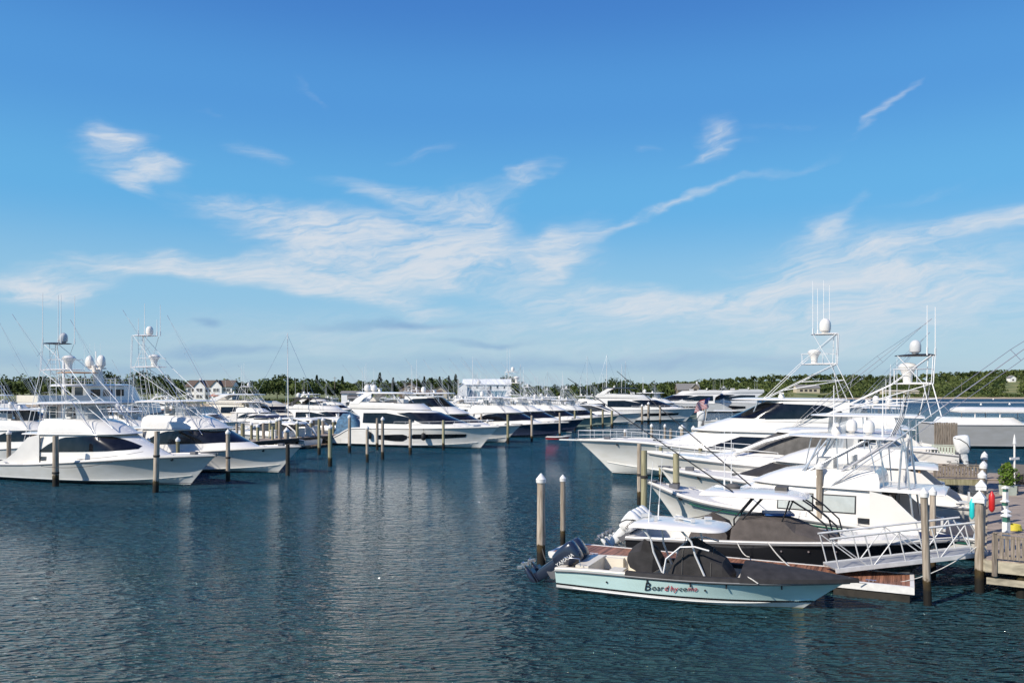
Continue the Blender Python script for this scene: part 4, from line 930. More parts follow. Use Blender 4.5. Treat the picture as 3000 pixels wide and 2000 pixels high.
wh = {1440: 'directly left of the white boathouse, near row', 1500: 'under the left end of the white boathouse roof', 1475: 'in front of the blue boathouse doors', 1545: 'in front of the right end of the boathouse', 1590: 'above the navy hulled sportfisher', 1620: 'right of the boathouse, behind the navy sportfisher', 1575: 'just right of the boathouse wall', 1660: 'between the boathouse and the tall basin tower', 1690: 'directly behind the tall basin tower', 1735: 'right behind the tall basin tower, near the shore', 1760: 'below the round topped oaks right of centre', 1830: 'left of the slot window yacht, far row', 1640: 'in the farthest row left of the tall basin tower', 1700: 'in the farthest row behind the tall basin tower', 1380: 'below the tall spruces beside the boathouse', 1300: 'in front of the brown gabled shore house', 1210: 'in front of the low brown shore building', 1120: 'in front of the small shingled shore shed', 1420: 'in the farthest row left of the boathouse', 1850: 'in the far row among the sailboat masts', 560: 'in front of the large white shore house', 480: 'left of the large white shore house', 380: 'behind the domes of the three deck yacht', 1790: 'farthest row below the round topped oaks', 1900: 'farthest row behind the slot window yacht', 1455: 'tucked between the long yacht bow and the navy hull', 1562: 'just above the foredeck of the navy sportfisher', 1618: 'above the bow of the first navy hull', 1672: 'between the navy bows and the tall basin tower', 1728: 'just left of the slot window yacht, second row', 1778: 'over the flared white bow', 1835: 'over the stern of the slot window yacht', 1345: 'below the broad spruce beside the boathouse', 1265: 'below the slim spruces', 1180: 'below the low brown shore building', 1060: 'below the white peaked tent', 990: 'below the small shed', 120: 'at the far left behind the tower of the nearest yacht', 30: 'at the extreme left edge, back row', 520: 'right of the round dome boat, back row', 430: 'left of the round dome boat, back row', 1880: 'farthest row right of the masts', 1530: 'third row right of the boathouse doors', 1590: 'third row under the two vertical antennas', 1465: 'third row at the boathouse doors', 590: 'behind the black framed curtain boat', 745: 'in front of the sailboat mast', 860: 'left of the blue tarpaulin, back row', 925: 'just left of the blue tarpaulin', 1245: 'showing over the long middle yacht roof', 1352: 'beside the enclosed bridge sportfisher', 60: 'behind the grey curtain boat at the left edge', 250: 'under the satellite domes of the three deck yacht'}
protos = {}
for i, (px, Yd, kd) in enumerate(far):
    L_ = 15+(i*7 % 5); yaw = R(-17-(i*5 % 9)); p = place_bow(px, 0, 2, Yd, yaw, 16); p.z = 0
    kk = (kd, i % 2)
    lab = {SB: fl[0], MY: fl[1], EX: fl[2]}[kd]+' '+(wh[px] if (px, Yd) not in ((1500, 270), (1500, 128), (520, 108)) else {270: 'in the farthest row straight behind the boathouse front', 128: 'above the stern of the first navy hull', 108: 'behind the bow of the second tower boat'}[Yd])
    if kk not in protos:
        if kd == SB: r_, _ = sportfish(SB, p, yaw, lab, 'distant boats in the marina', L_=16, B=5, tw=(i % 2 == 1), towz=(7.6,), towx=(4.2, 6.2), out=12, bow=2.2, hm=(HW, HGREY)[i % 2], ant=((4, .6, 4.6), (4.4, -.6, 4.0)))
        elif kd == MY: r_, _ = myacht(MY, p, yaw, lab, 'distant boats in the marina', 18, 5, domes=1)
        else: r_, _ = express(EX, p, yaw, lab, 'distant boats in the marina', 15, 4.6)
        protos[kk] = r_
    else:
        r_ = copy_tree(protos[kk]); r_.location = p; r_.rotation_euler.z = yaw; r_['label'] = lab
    sc_ = (.9, 1.0, 1.1, .95, 1.05)[i % 5]; r_.scale = (sc_,)*3
sp = None
for i, (px, Yd, Hm) in enumerate(((1565, 300, 17), (1640, 320, 15), (1775, 300, 20), (1800, 330, 14), (1830, 310, 21), (1858, 340, 18), (1866, 335, 19), (1720, 345, 13), (1930, 330, 12), (1310, 330, 13))):
    p = Vector(((px-1500)/F*Yd, Yd, 0))
    lab = 'distant white mast sailboat '+['right of the boathouse', 'just left of the tall basin tower', 'right of the tall basin tower', 'at the left of the round topped oaks', 'with the tallest mast before the oaks', 'left of a pair of masts above the flybridge yacht', 'right of a pair of masts above the flybridge yacht', 'right behind the tall basin tower', 'right of the flybridge yacht top', 'in front of the shore pines'][i]
    if sp is None: sp = sailboat('sailboat', p, R(150), lab, 11, 17, 'distant sailboats'); base = 17
    else:
        sp2 = copy_tree(sp); sp2.location = p; sp2['label'] = lab; sp2.scale = (Hm/17,)*3; sp2.rotation_euler.z = R(150+i*11)
# sleek grey yachts right of centre
myacht(MY, place_bow(1990, 1176, 3.4, 262, R(176), 30), R(176), 'sleek grey motor yacht anchored beyond the flag, right of centre', 'sleek grey yachts beyond the basin', 30, 6.6, domes=0, hardtop=False, top=BLACKP, hm=HGREY, house=OFFW)
myacht(MY, place_bow(2125, 1176, 3.4, 255, R(-4), 29).copy()+Vector((31, 0, 0)), R(176), 'sleek pale yacht with black windows partly behind the large white sportfisher', 'sleek grey yachts beyond the basin', 29, 6.6, domes=0, hardtop=False, hm=HGREY)
sportfish(SB, Vector(((2150-1500)/F*330, 330, 0)), R(200), 'tiny white tower boat in front of the right hill', None, L_=16, B=5, towz=(8,), towx=(4.2, 6.2), out=8, bow=2.2)
# white outboard boat left of the large sportfisher
ccboat('outboard_boat', Vector(((2062-1500)/F*158, 158, 0)), R(-10), 'white open boat with big white outboard and tan stripe behind the long bow rail', 13, 3.8, HW, 2, ENGW, 5, zs=[(0, 1.2), (.5, 1.5), (1, 2.0)], ms=1.9)
ccboat('skiff', W(1600, 1288), R(-10), 'small skiff with red side under the navy bow in the middle', 3.6, 1.5, hull_mat('hull red', (.5, .03, .03), [(.04, (.5, .5, .5)), (.12, (.35, .4, .4))]), 0, ENGW, 0, zs=[(0, .45), (.5, .45), (1, .6)], full=False)
# ---------------------------------------------------------------- boats on the right dock
gr = 'sportfishing yachts at the right pier'
ys = R(157)
rS, hS = sportfish('sportfishing_boat', place_bow(1690, 1297, 2.9, 72.3, ys, 28.5), ys, 'largest white sportfishing yacht with bow rail and white tower on the right', gr, L_=28.5, B=6.8, sky=True, tw=True, kz=1.07, tf=(12.2, 5.4, 1.5, 1.6, 6.7, 6.7), towz=(9.5, 11.9), towx=(6.6, 9.4),
    ant=((8.4, .9, 4.2), (8.1, -.6, 3.8), (7.6, .6, 4.3), (7.2, -.6, 4.0)), out=14, riggers=(1,), bow=2.9, pulpit=True, rigx=8, oup=40, domes=1, wind=False, rods=6, curved=[[(8.2, 3.0, 3.4), (10.2, 2.55, 3.45), (12.6, 2.3, 2.34)], [(5.4, 3.35, 3.5), (6.4, 2.9, 3.55), (7.6, 3.3, 3.5)]])
sportfish('sportfishing_boat', place_bow(2170, 1250, 2.4, 85, ys, 20), ys, 'white sportfishing boat hidden behind the largest yacht, its hardtop showing at the right', gr, L_=20, B=5.6, tw=False, out=13, oup=48, riggers=(1,), bow=2.4, domes=2, ant=((5, .8, 4.5), (5.5, -.8, 4)), rods=4)
sportfish('sportfishing_boat', place_bow(2260, 1250, 2.3, 97, ys, 18), ys, 'white fishing boat farthest along the right pier, behind two others', gr, L_=18, B=5.2, tw=False, out=12, oup=50, riggers=(1,), bow=2.3, domes=1, ant=((5, .8, 4), (5, -.8, 3)))
yt = R(153)
rT, hT_ = express('express_cruiser', place_bow(1893, 1362, 2.2, 57.5, yt, 19), yt, 'white express yacht with grey canvas windscreen, second in from the large sportfisher', gr, 19, 5.2, canvas=GREYC)
rT.scale = (1, 1, 1.2)
yu = R(152)
rU, hU = sportfish('sportfishing_boat', place_bow(1935, 1388, 2.3, 52.5, yu, 19.5), yu, 'white fishing yacht with charcoal covered windscreen and black topped tower', gr, L_=19.5, B=5.2, tw=True, kz=.83, htz=5.9, towz=(7.8, 9.4), towx=(3.6, 5.7), riggers=(), tf=(9.2, 3.2, 1.2, 1.3, 6.0, 6.0), bow=2.3, curtain=VINYL, ant=((3.9, .6, 2.8), (3.5, -.6, 2.8)), domes=1, wglass=COVER, black_top=True, curved=None, rods=6)
yv = R(148)
rV, hV = sportfish('sportfishing_boat', place_bow(1895, 1410, 2.3, 44.8, yv, 16.2), yv, 'white sportfisher with green stripe and outlined cabin windows behind the black centre console', gr, L_=16.2, B=4.9, hm=HGRN2, tw=False, kz=.74, htz=5.15, out=15, riggers=(1,), bow=2.3, oup=39, rigx=8.5, ant=((4, .6, 2.2), (6.4, -.6, 2.4)), curved=None, cockpit=.3, wind=False, canopy=True, tanin=TAUPE, domes=2, curtain=None, rods=7)
ho = [o for o in rV.children if o.name.startswith('deckhouse')][0]
shv = Shell([(1.3*.74, 2.0*.74, 4.7*.771, 11*.771, 17.2*.771, 2.3*.845, 2.0), (2.6*.74, 2.62*.74, 4.9*.771, 10.5*.771, 15.6*.771, 2.22*.845, 2.0), (3.2*.74, 3.2*.74, 5.0*.771, 10*.771, 14.2*.771, 2.13*.845, 2.1), (3.75*.74, 3.8*.74, 5.1*.771, 9.4*.771, 12.9*.771, 2.0*.845, 2.2)])
for xa, xb in ((5.0, 6.5), (6.9, 8.6)):
    shv.side_window([(xa, 1.65, 2.5), (xb, 1.65, 2.5)], rV, BLACKP, 'window_frame', .012); shv.side_window([(xa+.06, 1.71, 2.44), (xb-.06, 1.71, 2.44)], rV, mat('pale window blind', (.50, .53, .50), .15, coat=.5), 'window', .03)
mb = MB()
for s_ in (-1, 1): mb.tube([(hV.L*t, s_*(hV.pt(t, .22).y+.02), hV.pt(t, .22).z) for t in [.02+.05*i for i in range(17)]], .035, 5)
mb.build('green_stripe', mat('green stripe', (.02, .12, .08), .4), rV, 60)
mb = MB()
for s_ in (-1, 1):
    for (a_, b2) in (((9.6*.771, 3.4), (6.0*.771, 5.1)), ((7.4*.771, 3.6), (4.6*.771, 5.1)), ((4.2*.771, 2.7), (4.0*.771, 5.1)), ((3.4*.771, 1.4), (3.9*.771, 5.1)), ((9.6*.771, 3.4), (8.6*.771, 5.1)), ((10.6*.771, 2.6), (8.2*.771, 5.1))):
        mb.tube([(a_[0], s_*1.5, a_[1]), (b2[0], s_*1.35, b2[1])], .05, 6)
mb.build('hardtop_frame', ALU, rV, 60)
# ---------------------------------------------------------------- black centre console with four white outboards
yw = R(-25)
rW, hW_ = ccboat('centre_console_boat', place_bow(2826, 1592, 2.0, 31.3, yw, 13.3), yw, 'black hulled centre console with four white outboards and grey canvas covers', 13.3, 3.7, HBLACK, 4, ENGW, 42, .66, zs=[(0, .9), (.4, 1.14), (.8, 1.45), (1, 1.62)], full=False, cockz=.5, ms=.95, inner=WHITE, brand='YAMAHA')
ttop(rW, 3.2, 7.6, 1.45, 2.95, 1.15, WHITE, BLACKP, [(4.6, 5.4), (4.95, 5.8), (6.6, 6.9), (8.5, 6.9), (8.9, 7.4)], .16)
def tent(root, name, secs, m):
    """draped canvas: sections (x, base z, shoulder z, ridge z, half width) with folds"""
    rows = []
    for k_, (x, zb, zs_, zr, w_) in enumerate(secs):
        r = []
        for (y, z) in ((-1, zb), (-.97, lerp(zb, zs_, .5)), (-.9, zs_), (-.45, lerp(zs_, zr, .6)), (0, zr), (.45, lerp(zs_, zr, .6)), (.9, zs_), (.97, lerp(zb, zs_, .5)), (1, zb)):
            q = noise.noise(Vector((x*2.3, y*2.1, z*1.7)))*.07; r.append(Vector((x+q, y*w_+q, z+q*.5)))
        rows.append(r)
    o = loft(rows).build(name, m, root, 12); return o
tent(rW, 'seat_cover', ((2.6, .7, 1.0, 1.1, .9), (2.9, .7, 1.5, 1.65, 1.0), (3.5, .7, 1.85, 2.05, 1.05), (4.1, .7, 1.6, 1.7, 1.0), (4.3, .7, 1.2, 1.3, 1.0)), TAUPE)
tent(rW, 'console_cover', ((4.5, .7, 1.5, 1.6, 1.1), (4.8, .7, 1.9, 2.05, 1.15), (5.8, .7, 2.05, 2.12, 1.2), (6.7, .7, 1.95, 2.1, 1.2), (7.1, .75, 1.55, 2.0, 1.2), (8.0, .85, 1.3, 1.6, 1.25), (9.0, .95, 1.2, 1.3, 1.2)), TAUPE)
mb = MB(); mb.box((6.3, 0, 2.18), (1.2, .9, .1), .3); mb.build('folded_towel', BLUEP, rW)
mb = MB(); mb.lathe([(.3, 0), (.34, .1), (.2, .2)], (4.4, 0, 3.15), 12); mb.box((6.4, .5, 3.2), (.5, .8, .16)); mb.build('roof_antenna_gear', GREYC, rW)
tube(rW, 'outrigger', [[(4.6, -1.2, 3.15), (-2.6, -2.0, 8.0)]], .032, BLACKP, 6, .014); tube(rW, 'outrigger', [[(5.0, 1.2, 3.15), (-1.6, 2.2, 8.4)]], .032, BLACKP, 6, .014)
for x in (4.0, 4.3): antenna(rW, x, .2, 3.1, 2.6)
mb = MB(); rows = []
for i in range(8):
    t = .88+.12*i/7; b_ = hW_.b(min(t, .999))+.03; z = hW_.z(t)
    rows.append([Vector((hW_.L*t, b_*q, z+.06+.22*(1-q*q)*(1-i/9))) for q in (-1, -.6, 0, .6, 1)])
mb.grid(rows); mb.build('bow_cover', NAVYC, rW, 40)
mb = MB(); mb.box((9.4, 0, .85), (1.3, 1.5, .6)); mb.build('forward_seat', CREAM, rW)
# ---------------------------------------------------------------- aqua centre console
ya = R(-24); La = 10.1
pb = place_bow(2492, 1698, 1.05, 26.7, ya, La)
rA2, hA2 = ccboat('centre_console_boat', pb, ya, 'pale aqua centre console with two tilted navy outboards and black covers', La, 2.95, HAQUA, 2, ENGN, 54, .66, zs=[(0, .82), (.1, .88), (.5, .95), (1, 1.08)], full=False, cockz=.42, inner=CREAM, brand='YAMAHA', ms=1.08, mz=.55)
ttop(rA2, 2.75, 6.15, 1.2, 2.55, .95, WHITE, ALUW, [(3.9, 3.2), (5.4, 4.6)], .14, 1.2)
tube(rA2, 'roof_arch_tube', [[(4.0, -1.0, .95), (4.1, -1.0, 1.5), (4.6, -1.0, 1.95), (5.1, -1.0, 2.0), (5.6, -1.0, 1.9)]], .035, ALUW); tube(rA2, 'roof_arch_tube', [[(4.0, 1.0, .95), (4.1, 1.0, 1.5), (4.6, 1.0, 1.95), (5.1, 1.0, 2.0), (5.6, 1.0, 1.9)]], .035, ALUW)
mb = MB()
for (x, y, h_, s_) in ((3.0, .3, .12, .25), (3.6, -.5, .18, .12), (4.3, .2, .1, .3), (4.9, -.3, .14, .14), (5.3, .5, .1, .25)): 
    mb.box((x, y, 2.74+h_/2), (s_, s_*.7, h_), .4)
mb.box((4.5, .0, 2.8), (.1, 1.0, .05), .9); mb.build('roof_fittings', OFFW, rA2)
tent(rA2, 'leaning_post_cover', ((2.5, 1.15, 1.3, 1.4, .35), (2.62, .95, 1.5, 1.62, .58), (3.05, .8, 1.6, 1.95, .62), (3.5, .85, 1.5, 1.7, .6), (3.72, 1.0, 1.25, 1.35, .45)), COVER)
tent(rA2, 'console_cover', ((4.05, .5, .8, .9, .62), (4.4, .5, 1.5, 1.7, .70), (4.8, .5, 1.75, 2.12, .68), (5.0, .5, 1.8, 2.15, .68), (5.5, .5, 1.5, 1.85, .70), (6.0, .5, 1.35, 1.5, .72), (6.3, .5, .9, .95, .68)), COVER)
mb = MB(); mb.box((.95, .1, .72), (.5, 2.2, .5)); mb.box((1.5, 1.15, .7), (.9, .3, .45)); mb.box((2.1, -.2, .62), (.5, .6, .35)); mb.build('aft_seat', CREAM, rA2)
mb = MB(); mb.box((6.85, 0, .72), (.7, 1.5, .5)); mb.build('bow_seat', CREAM, rA2)
for s in (-1, 1):        # padded gunwale skirt
    mb = MB(); rows = []
    for i in range(20):
        t = lerp(.27, .96, i/19); b_ = hA2.b(t); z = hA2.z(t); x = La*t; d = .16
        q = hA2.pt(t, .16); rows.append([Vector((q.x, s*(q.y+.025), q.z-.0)), Vector((x, s*(b_+.05), z-.01)), Vector((x, s*(b_+.0), z+.10)), Vector((x, s*(b_-.24), z+.10)), Vector((x, s*(b_-.25), z-.05))])
    mb.grid(rows); mb.build('gunwale_cover', COVER, rA2, 50)
mb = MB(); rows = []
for i in range(12):
    t = .66+.345*i/11; b_ = hA2.b(min(t, .999))+.06; z = hA2.z(min(1, t))
    rows.append([Vector((La*t+.02*abs(q)*i, b_*q, z+.1-.12*(abs(q) > .99)+.38*(1-q*q)*(1-i/11)**.8)) for q in (-1, -.97, -.6, 0, .6, .97, 1)])
mb.grid(rows); mb.build('bow_cover', COVER, rA2, 30)
mb = MB(); mb.tube([(La*.66, -.9, 1.2), (La*.7, -1.28, 1.12), (La*.72, -1.3, 1.0)], .02); mb.build('mooring_line', ROPE, rA2)
for s in (-1, 1):
    for t in (.2, .42, .55):
        q = hA2.pt(t, .45); mb = MB(); mb.lathe([(.035, 0), (.035, .02)], (0, 0, 0), 8); o = mb.build('through_hull', BLACKP, rA2); o.location = (q.x, s*(q.y+.015), q.z); o.rotation_euler = (R(90), 0, 0)
for x in (4.6, 5.6):
    mb = MB(); mb.tube([(x, -.71, .9), (x, -.66, 1.62 if x < 5 else 1.4), (x, 0, 2.2 if x < 5 else 1.88), (x, .66, 1.62 if x < 5 else 1.4), (x, .71, .9)], .014, 4); mb.build('cover_strap', GREYC, rA2, 60)
for t in (.35, .5, .62, .8):
    q = hA2.pt(t, .2); mb = MB(); mb.box((q.x, -(q.y+.03), q.z+.0), (.05, .02, .2)); mb.build('cover_strap', BLACKP, rA2, 0)
for y in (-.9, .9): antenna(rA2, 3.4, y*.8, 2.7, 2.2, .15, .014)
tube(rA2, 'stern_rail', [[(.25, -1.1, .95), (.3, -1.1, 1.25), (.9, -1.15, 1.25), (.95, -1.15, .98)]], .018, STEEL)
for t in (.5, .58, .66):
    q = hW_.pt(t, .3); mb = MB(); mb.lathe([(.04, 0), (.04, .02)], (0, 0, 0), 8); o = mb.build('through_hull', STEEL, rW); o.location = (q.x, -(q.y+.01), q.z); o.rotation_euler = (R(90), 0, 0)
# boat name on the near (starboard) side
DK = mat('black lettering', (.02, .02, .03), .4); RDL = mat('red lettering', (.55, .03, .06), .4)
text_run((('B', .44, DK, .0, -.03), ('oar', .29, DK, .0, .0), ('dhy', .29, RDL, .0, .0), ('co', .26, DK, .0, .02), ('mo', .26, RDL, .0, .03)), rA2, hA2, .335, .62, .35)
# ---------------------------------------------------------------- white boats at the far right
ccboat('outboard_boat', Vector(((2800-1500)/F*66, 66, 0)), R(160), 'white boat with tall white outboard and radar beside the sage green fence', 10, 3.4, HW, 1, ENGW, 8, zs=[(0, 2.1), (.5, 2.6), (1, 3.3)], ms=1.5)
root = empty('workboat', Vector((54.3, 104, 0)), R(-6), 'large grey hulled boat with white deck and long white roof at the right edge', 'boat')
h = Hull(30, 7, [(0, 3.0), (.5, 3.2), (1, 4.6)], rake=3, flare=1.5, zc=.3); h.build(root, HGY2, WHITE)
sh = shell(root, 'cabin', [(3.1, 3.1, 1.5, 8.5, 11.5, 2.4, 2.6), (3.9, 3.9, 2.0, 8, 10.2, 2.2, 2.6)])
slab(root, 'roof_panel', 4.6, 4.6, 3.6, 16.5, 2.3, .55, WHITE, .15, 3); hull_rail(root, h, .5, .97, 1.0, 14)
for x in (5, 8, 12, 15):
    for s in (-1, 1): tube(root, 'roof_post', [[(x, s*1.9, 3.2), (x, s*1.9, 4.65)]], .07, ALUW)
# ---------------------------------------------------------------- piles, docks, pier
def pile(px, yt, yb, wpx, cap, lab, group=None, m=None, Yd=None, lean=(0, 0), name='mooring_pile', rope=None, sq=False):
    Y = Yd or F*HC/(yb-HY); p = Vector(((px-1500)/F*Y, Y, 0)); zt = HC-(yt-HY)/F*Y; r = wpx/2*Y/F
    m = m or PILEW; root = empty(name, p, rnd.uniform(0, 6), lab, 'piling', group)
    mb = MB(); n = 12; rows = []
    Zs = [-1.2, 0, .3, .8, 1.5, 2.2, zt-.25*(zt > 1.2), zt-.02]; Zs = sorted(z for z in Zs if z <= zt)
    for z in Zs:
        f = 1.06-.10*max(0, z)/max(1, zt); row = []
        for k in range(n):
            t = 2*math.pi*k/n; q = r*f*(1+.05*noise.noise(Vector((k*1.7, z*1.5, px))))
            row.append(Vector((q*math.cos(t)+lean[0]*z/zt, q*math.sin(t)+lean[1]*z/zt, z)))
        rows.append(row)
    loft(rows, mb); mb.build('pile_shaft', m, root, 40)
    lx, ly = lean
    if cap:
        c = MB(); R1 = r*1.22
        if sq:
            c.box((lx, ly, zt+.05), (R1*2, R1*2, .16)); k = len(c.v)
            c.add([(lx-R1*1.1, ly-R1*1.1, zt+.13), (lx+R1*1.1, ly-R1*1.1, zt+.13), (lx+R1*1.1, ly+R1*1.1, zt+.13), (lx-R1*1.1, ly+R1*1.1, zt+.13), (lx, ly, zt+.42)], [(0, 1, 4), (1, 2, 4), (2, 3, 4), (3, 0, 4), (3, 2, 1, 0)])
        else: c.lathe([(R1, -.12), (R1*1.03, .0), (R1*1.05, .03), (.02, r*1.5+.02)], (lx, ly, zt), 14)
        c.build('pile_cap', WHCAP, root, 30)
    if rope:
        c = MB()
        for dz in (0, .05, .1): c.tube([(lx*rope/zt+(r*1.08)*math.cos(a), ly*rope/zt+(r*1.08)*math.sin(a), rope+dz) for a in [2*math.pi*i/12 for i in range(13)]], .03, 4, cap=False)
        c.build('rope_wrap', ROPED, root, 60)
    return root
g1 = 'mooring piles in front of the left yachts'; g2 = 'mooring piles in front of the long middle yacht'; g3 = 'piles along the left dock'; g4 = 'mooring piles in front of the middle basin boats'
g5 = 'white capped piles beyond the large right yacht'; g6 = 'mooring piles among the right bows'; g7 = 'white capped piles along the right pier'
pile(163, 1275, 1424, 17, 0, 'bare grey pile in front of the nearest left yacht, casting a shadow on its hull', g1, rope=1.0)
pile(456, 1262, 1442, 16, 0, 'bare leaning pile near the bow of the nearest left yacht', g1, lean=(.12, 0), rope=2.6)
pile(668, 1266, 1410, 12, 1, 'white capped dark pile in front of the second left yacht', g1, rope=1.9)
pile(434, 1290, 0, 10, 1, 'short green pile with white cap between the two left yachts, left one', g1, PILEG, 66.5); pile(521, 1288, 0, 11, 1, 'short green pile with white cap between the two left yachts, right one', g1, PILEG, 66.5)
pile(843, 1300, 1392, 12, 0, 'dark pile just beyond the bow of the second left yacht', g1, DARKW)
pile(26, 1268, 0, 12, 1, 'capped pile at the left edge behind the nearest yacht cockpit', g1, None, 70)
for a in ((935, 1226, 1332, 9, 0, 'bare pile left of the long middle yacht, first from the left'), (967, 1252, 1366, 12, 1, 'thick white topped pile standing clear left of the long middle yacht'), (1024, 1221, 1326, 9, 1, 'capped pile at the stern of the long middle yacht'),
          (1076, 1253, 1354, 9, 1, 'short capped pile in front of the aft hull of the middle yacht'), (1105, 1224, 1318, 8, 0, 'bare pile hard against the aft hull of the middle yacht'), (1121, 1227, 1346, 9, 1, 'tall capped pile before the aft hull window of the middle yacht'),
          (1202, 1228, 1332, 9, 0, 'bare pile between the two hull windows of the middle yacht'), (1299, 1230, 1318, 8, 0, 'bare pile before the forward hull window of the middle yacht')):
    pile(a[0], a[1], a[2], a[3], a[4], a[5], g2, PILEG if a[0] in (967, 935, 1299) else None)
for a in ((621, 1254, 9), (648, 1244, 9), (694, 1240, 8), (711, 1240, 12), (737, 1242, 8), (755, 1248, 9), (772, 1238, 9), (791, 1236, 8), (799, 1248, 8), (811, 1231, 9), (820, 1228, 11), (836, 1239, 9), (840, 1262, 15), (849, 1234, 9), (871, 1238, 9), (911, 1236, 9), (946, 1230, 9), (977, 1233, 8), (989, 1233, 8), (1012, 1232, 8), (1040, 1232, 8)):
    i = a[0]; near = i in (755, 799, 820, 840, 871); Yd = lerp(89, 106, (i-640)/330) if near else lerp(92.5, 111, (i-640)/330)
    pile(i, a[1], 0, a[2], 1 if i not in (694, 772, 799, 711) else 0, {621: 'pile at the shore end of the left dock, leftmost', 648: 'second pile from the shore end of the left dock', 694: 'bare pile behind the foredeck of the second left yacht', 711: 'thick dark blue grey pile on the left dock', 737: 'third capped pile of the left dock, beside the dark one', 755: 'slim capped pile on the near edge of the left dock', 772: 'bare pale pile in front of the portholes on the left dock', 791: 'capped pile under the curved roof cruiser', 799: 'bare brown pile on the near edge of the left dock', 811: 'tallest of the slim piles mid left dock', 820: 'tall white topped pile on the near edge of the left dock', 836: 'capped pile behind the fat short one', 840: 'fat short pile on the near edge of the left dock', 849: 'capped pile right of the fat short one', 871: 'capped pile near the sterns of the curved roof cruisers', 911: 'capped pile in front of the white hardtop cruiser', 946: 'capped pile just behind the first free standing pile', 977: 'capped pile left of the blue tarpaulin', 989: 'capped pile below the blue tarpaulin', 1012: 'capped pile right of the blue tarpaulin', 1040: 'capped pile behind the stern of the long yacht'}[i], g3, PILEG if i % 2 else None, Yd)
for a in ((1488, 1213, 1300, 8, 0, 'bare pile left of the dark hull, tallest there', 1), (1558, 1216, 1294, 7, 0, 'bare pale pile against the middle of the navy hull', 0), (1640, 1208, 1285, 6, 0, 'pile at the bow of the first navy boat', 0), (1428, 1232, 1290, 6, 1, 'small white capped pile behind the bow rail of the long yacht', 0), (1410, 1212, 1290, 6, 0, 'bare pile behind the foredeck of the long yacht', 0),
          (1684, 1202, 1262, 6, 0, 'bare pile right of the two navy bows', 1), (1732, 1198, 1258, 6, 0, 'pale pile in front of the sage green hull', 1), (1766, 1200, 1252, 6, 0, 'slim pile before the grey green hull', 1), (1793, 1202, 1254, 7, 0, 'pile left of the flared white bow', 1), (1881, 1188, 1243, 6, 1, 'pile left of the first slot window on the flybridge yacht', 0), (1900, 1182, 1242, 7, 1, 'tall white topped pile before the flybridge yacht', 0), (1934, 1188, 1240, 6, 0, 'pile between the slot windows of the flybridge yacht', 0), (2060, 1190, 1240, 6, 0, 'pile under the outboard boat right of the flybridge yacht', 0), (2068, 1196, 1236, 4, 0, 'thin pole beside the outboard boat', 0)):
    pile(*a[:6], g4, PILEG if a[6] else None)
for a in ((1831, 1262, 7), (1909, 1247, 8), (1948, 1247, 7), (1965, 1256, 9), (1998, 1255, 12), (2031, 1258, 10), (2105, 1254, 8), (2170, 1285, 9)):
    pile(a[0], a[1], 0, a[2], a[0] != 1965, {1831: 'white capped pile behind the long bow rail, leftmost', 1909: 'first white capped pile of the close group behind the bow rail', 1948: 'second white capped pile of the close group behind the bow rail', 1965: 'bare flat topped pile of the group behind the bow rail', 1998: 'thickest white capped pile behind the bow rail', 2031: 'rightmost white capped pile of the group behind the bow rail', 2105: 'white capped pile beside the house front of the largest yacht', 2170: 'capped pile top showing between the largest yacht and the grey canvas'}[a[0]], g5, None, 80, sq=a[0] in (1998, 2031))
pile(1585, 1405, 1652, 24, 1, 'tall brown capped pile at the left end of the floating dock', g6, lean=(-.03, 0)); pile(1649, 1402, 1606, 15, 1, 'slim pale capped pile behind the floating dock', g6)
pile(1873, 1298, 1478, 13, 0, 'slim bare pile behind the twin at the bows, with blue rope', g6, rope=1.9); pile(1887, 1318, 1562, 18, 0, 'thick green topped pile, nearer of the twin at the bows', g6, PILEG, rope=2.9)
pile(1981, 1327, 1535, 19, 0, 'thick yellowish bare pile in front of the green striped bow', g6, PILEG, rope=2.2); pile(1936, 1305, 1420, 11, 0, 'greenish pile beside the bow of the grey canvas express', g6, PILEG); pile(2052, 1312, 1440, 12, 0, 'pale pile with blue rope between the bows', g6, PILEG, rope=2.2)
pile(2160, 1345, 1430, 13, 1, 'capped brown pile in front of the charcoal windscreen', g6); pile(2401, 1366, 1598, 19, 1, 'tall grey capped pile casting a shadow on the cabin side', g6, rope=2.0)
pile(2718, 1446, 1772, 21, 1, 'tall pinkish capped pile in front of the gangway', g6, lean=(-.12, 0)); pile(2733, 1440, 1695, 17, 1, 'darker capped pile right behind the gangway pile', g6)
# pier
E0 = Vector((17.7, 29.9, 0)); d = Vector((.515, .857, 0)).normalized(); rt = Vector((d.y, -d.x, 0)); PZ = 1.32
yawp = math.atan2(d.y, d.x)
def PP(s, t, z=0): return E0+d*s+rt*t+Vector((0, 0, z))
for i, s in enumerate((-.6, 2.2, 4.6, 7.6, 10.4, 13.5, 17, 20.5, 24.5, 28.5)):
    p = PP(s, -.12); Y = p.y; px = 1500+p.x/Y*F; zt = (3.35, 3.0, 3.25, 3.1, 3.3, 2.95, 3.2, 3.0, 3.15, 3.0)[i]
    lab = ['nearest white capped pile at the corner of the right pier', 'second capped pile up the right pier edge', 'third capped pile up the right pier edge', 'fourth capped pile up the pier, beside the red fender', 'fifth capped pile up the pier edge', 'sixth capped pile up the pier edge', 'capped pile by the crossing walkway', 'capped pile by the potted shrub', 'capped pile near the grey workboat', 'farthest capped pile of the right pier'][i]
    pile(px, HY+(HC-zt)/Y*F, 0, .32*F/Y, 1, lab, g7, None, Y, sq=i in (0, 2))
mb = MB(); n = 0
s = -.9
while s < 34:
    mb.box(PP(s, 4.9, PZ-.02), (9.6, .19, .05), yawp-math.pi/2); s += .205; n += 1
mb.build('pier_deck', PLANK, ang=0); pd = col.objects['pier_deck']; pd['kind'] = 'structure'
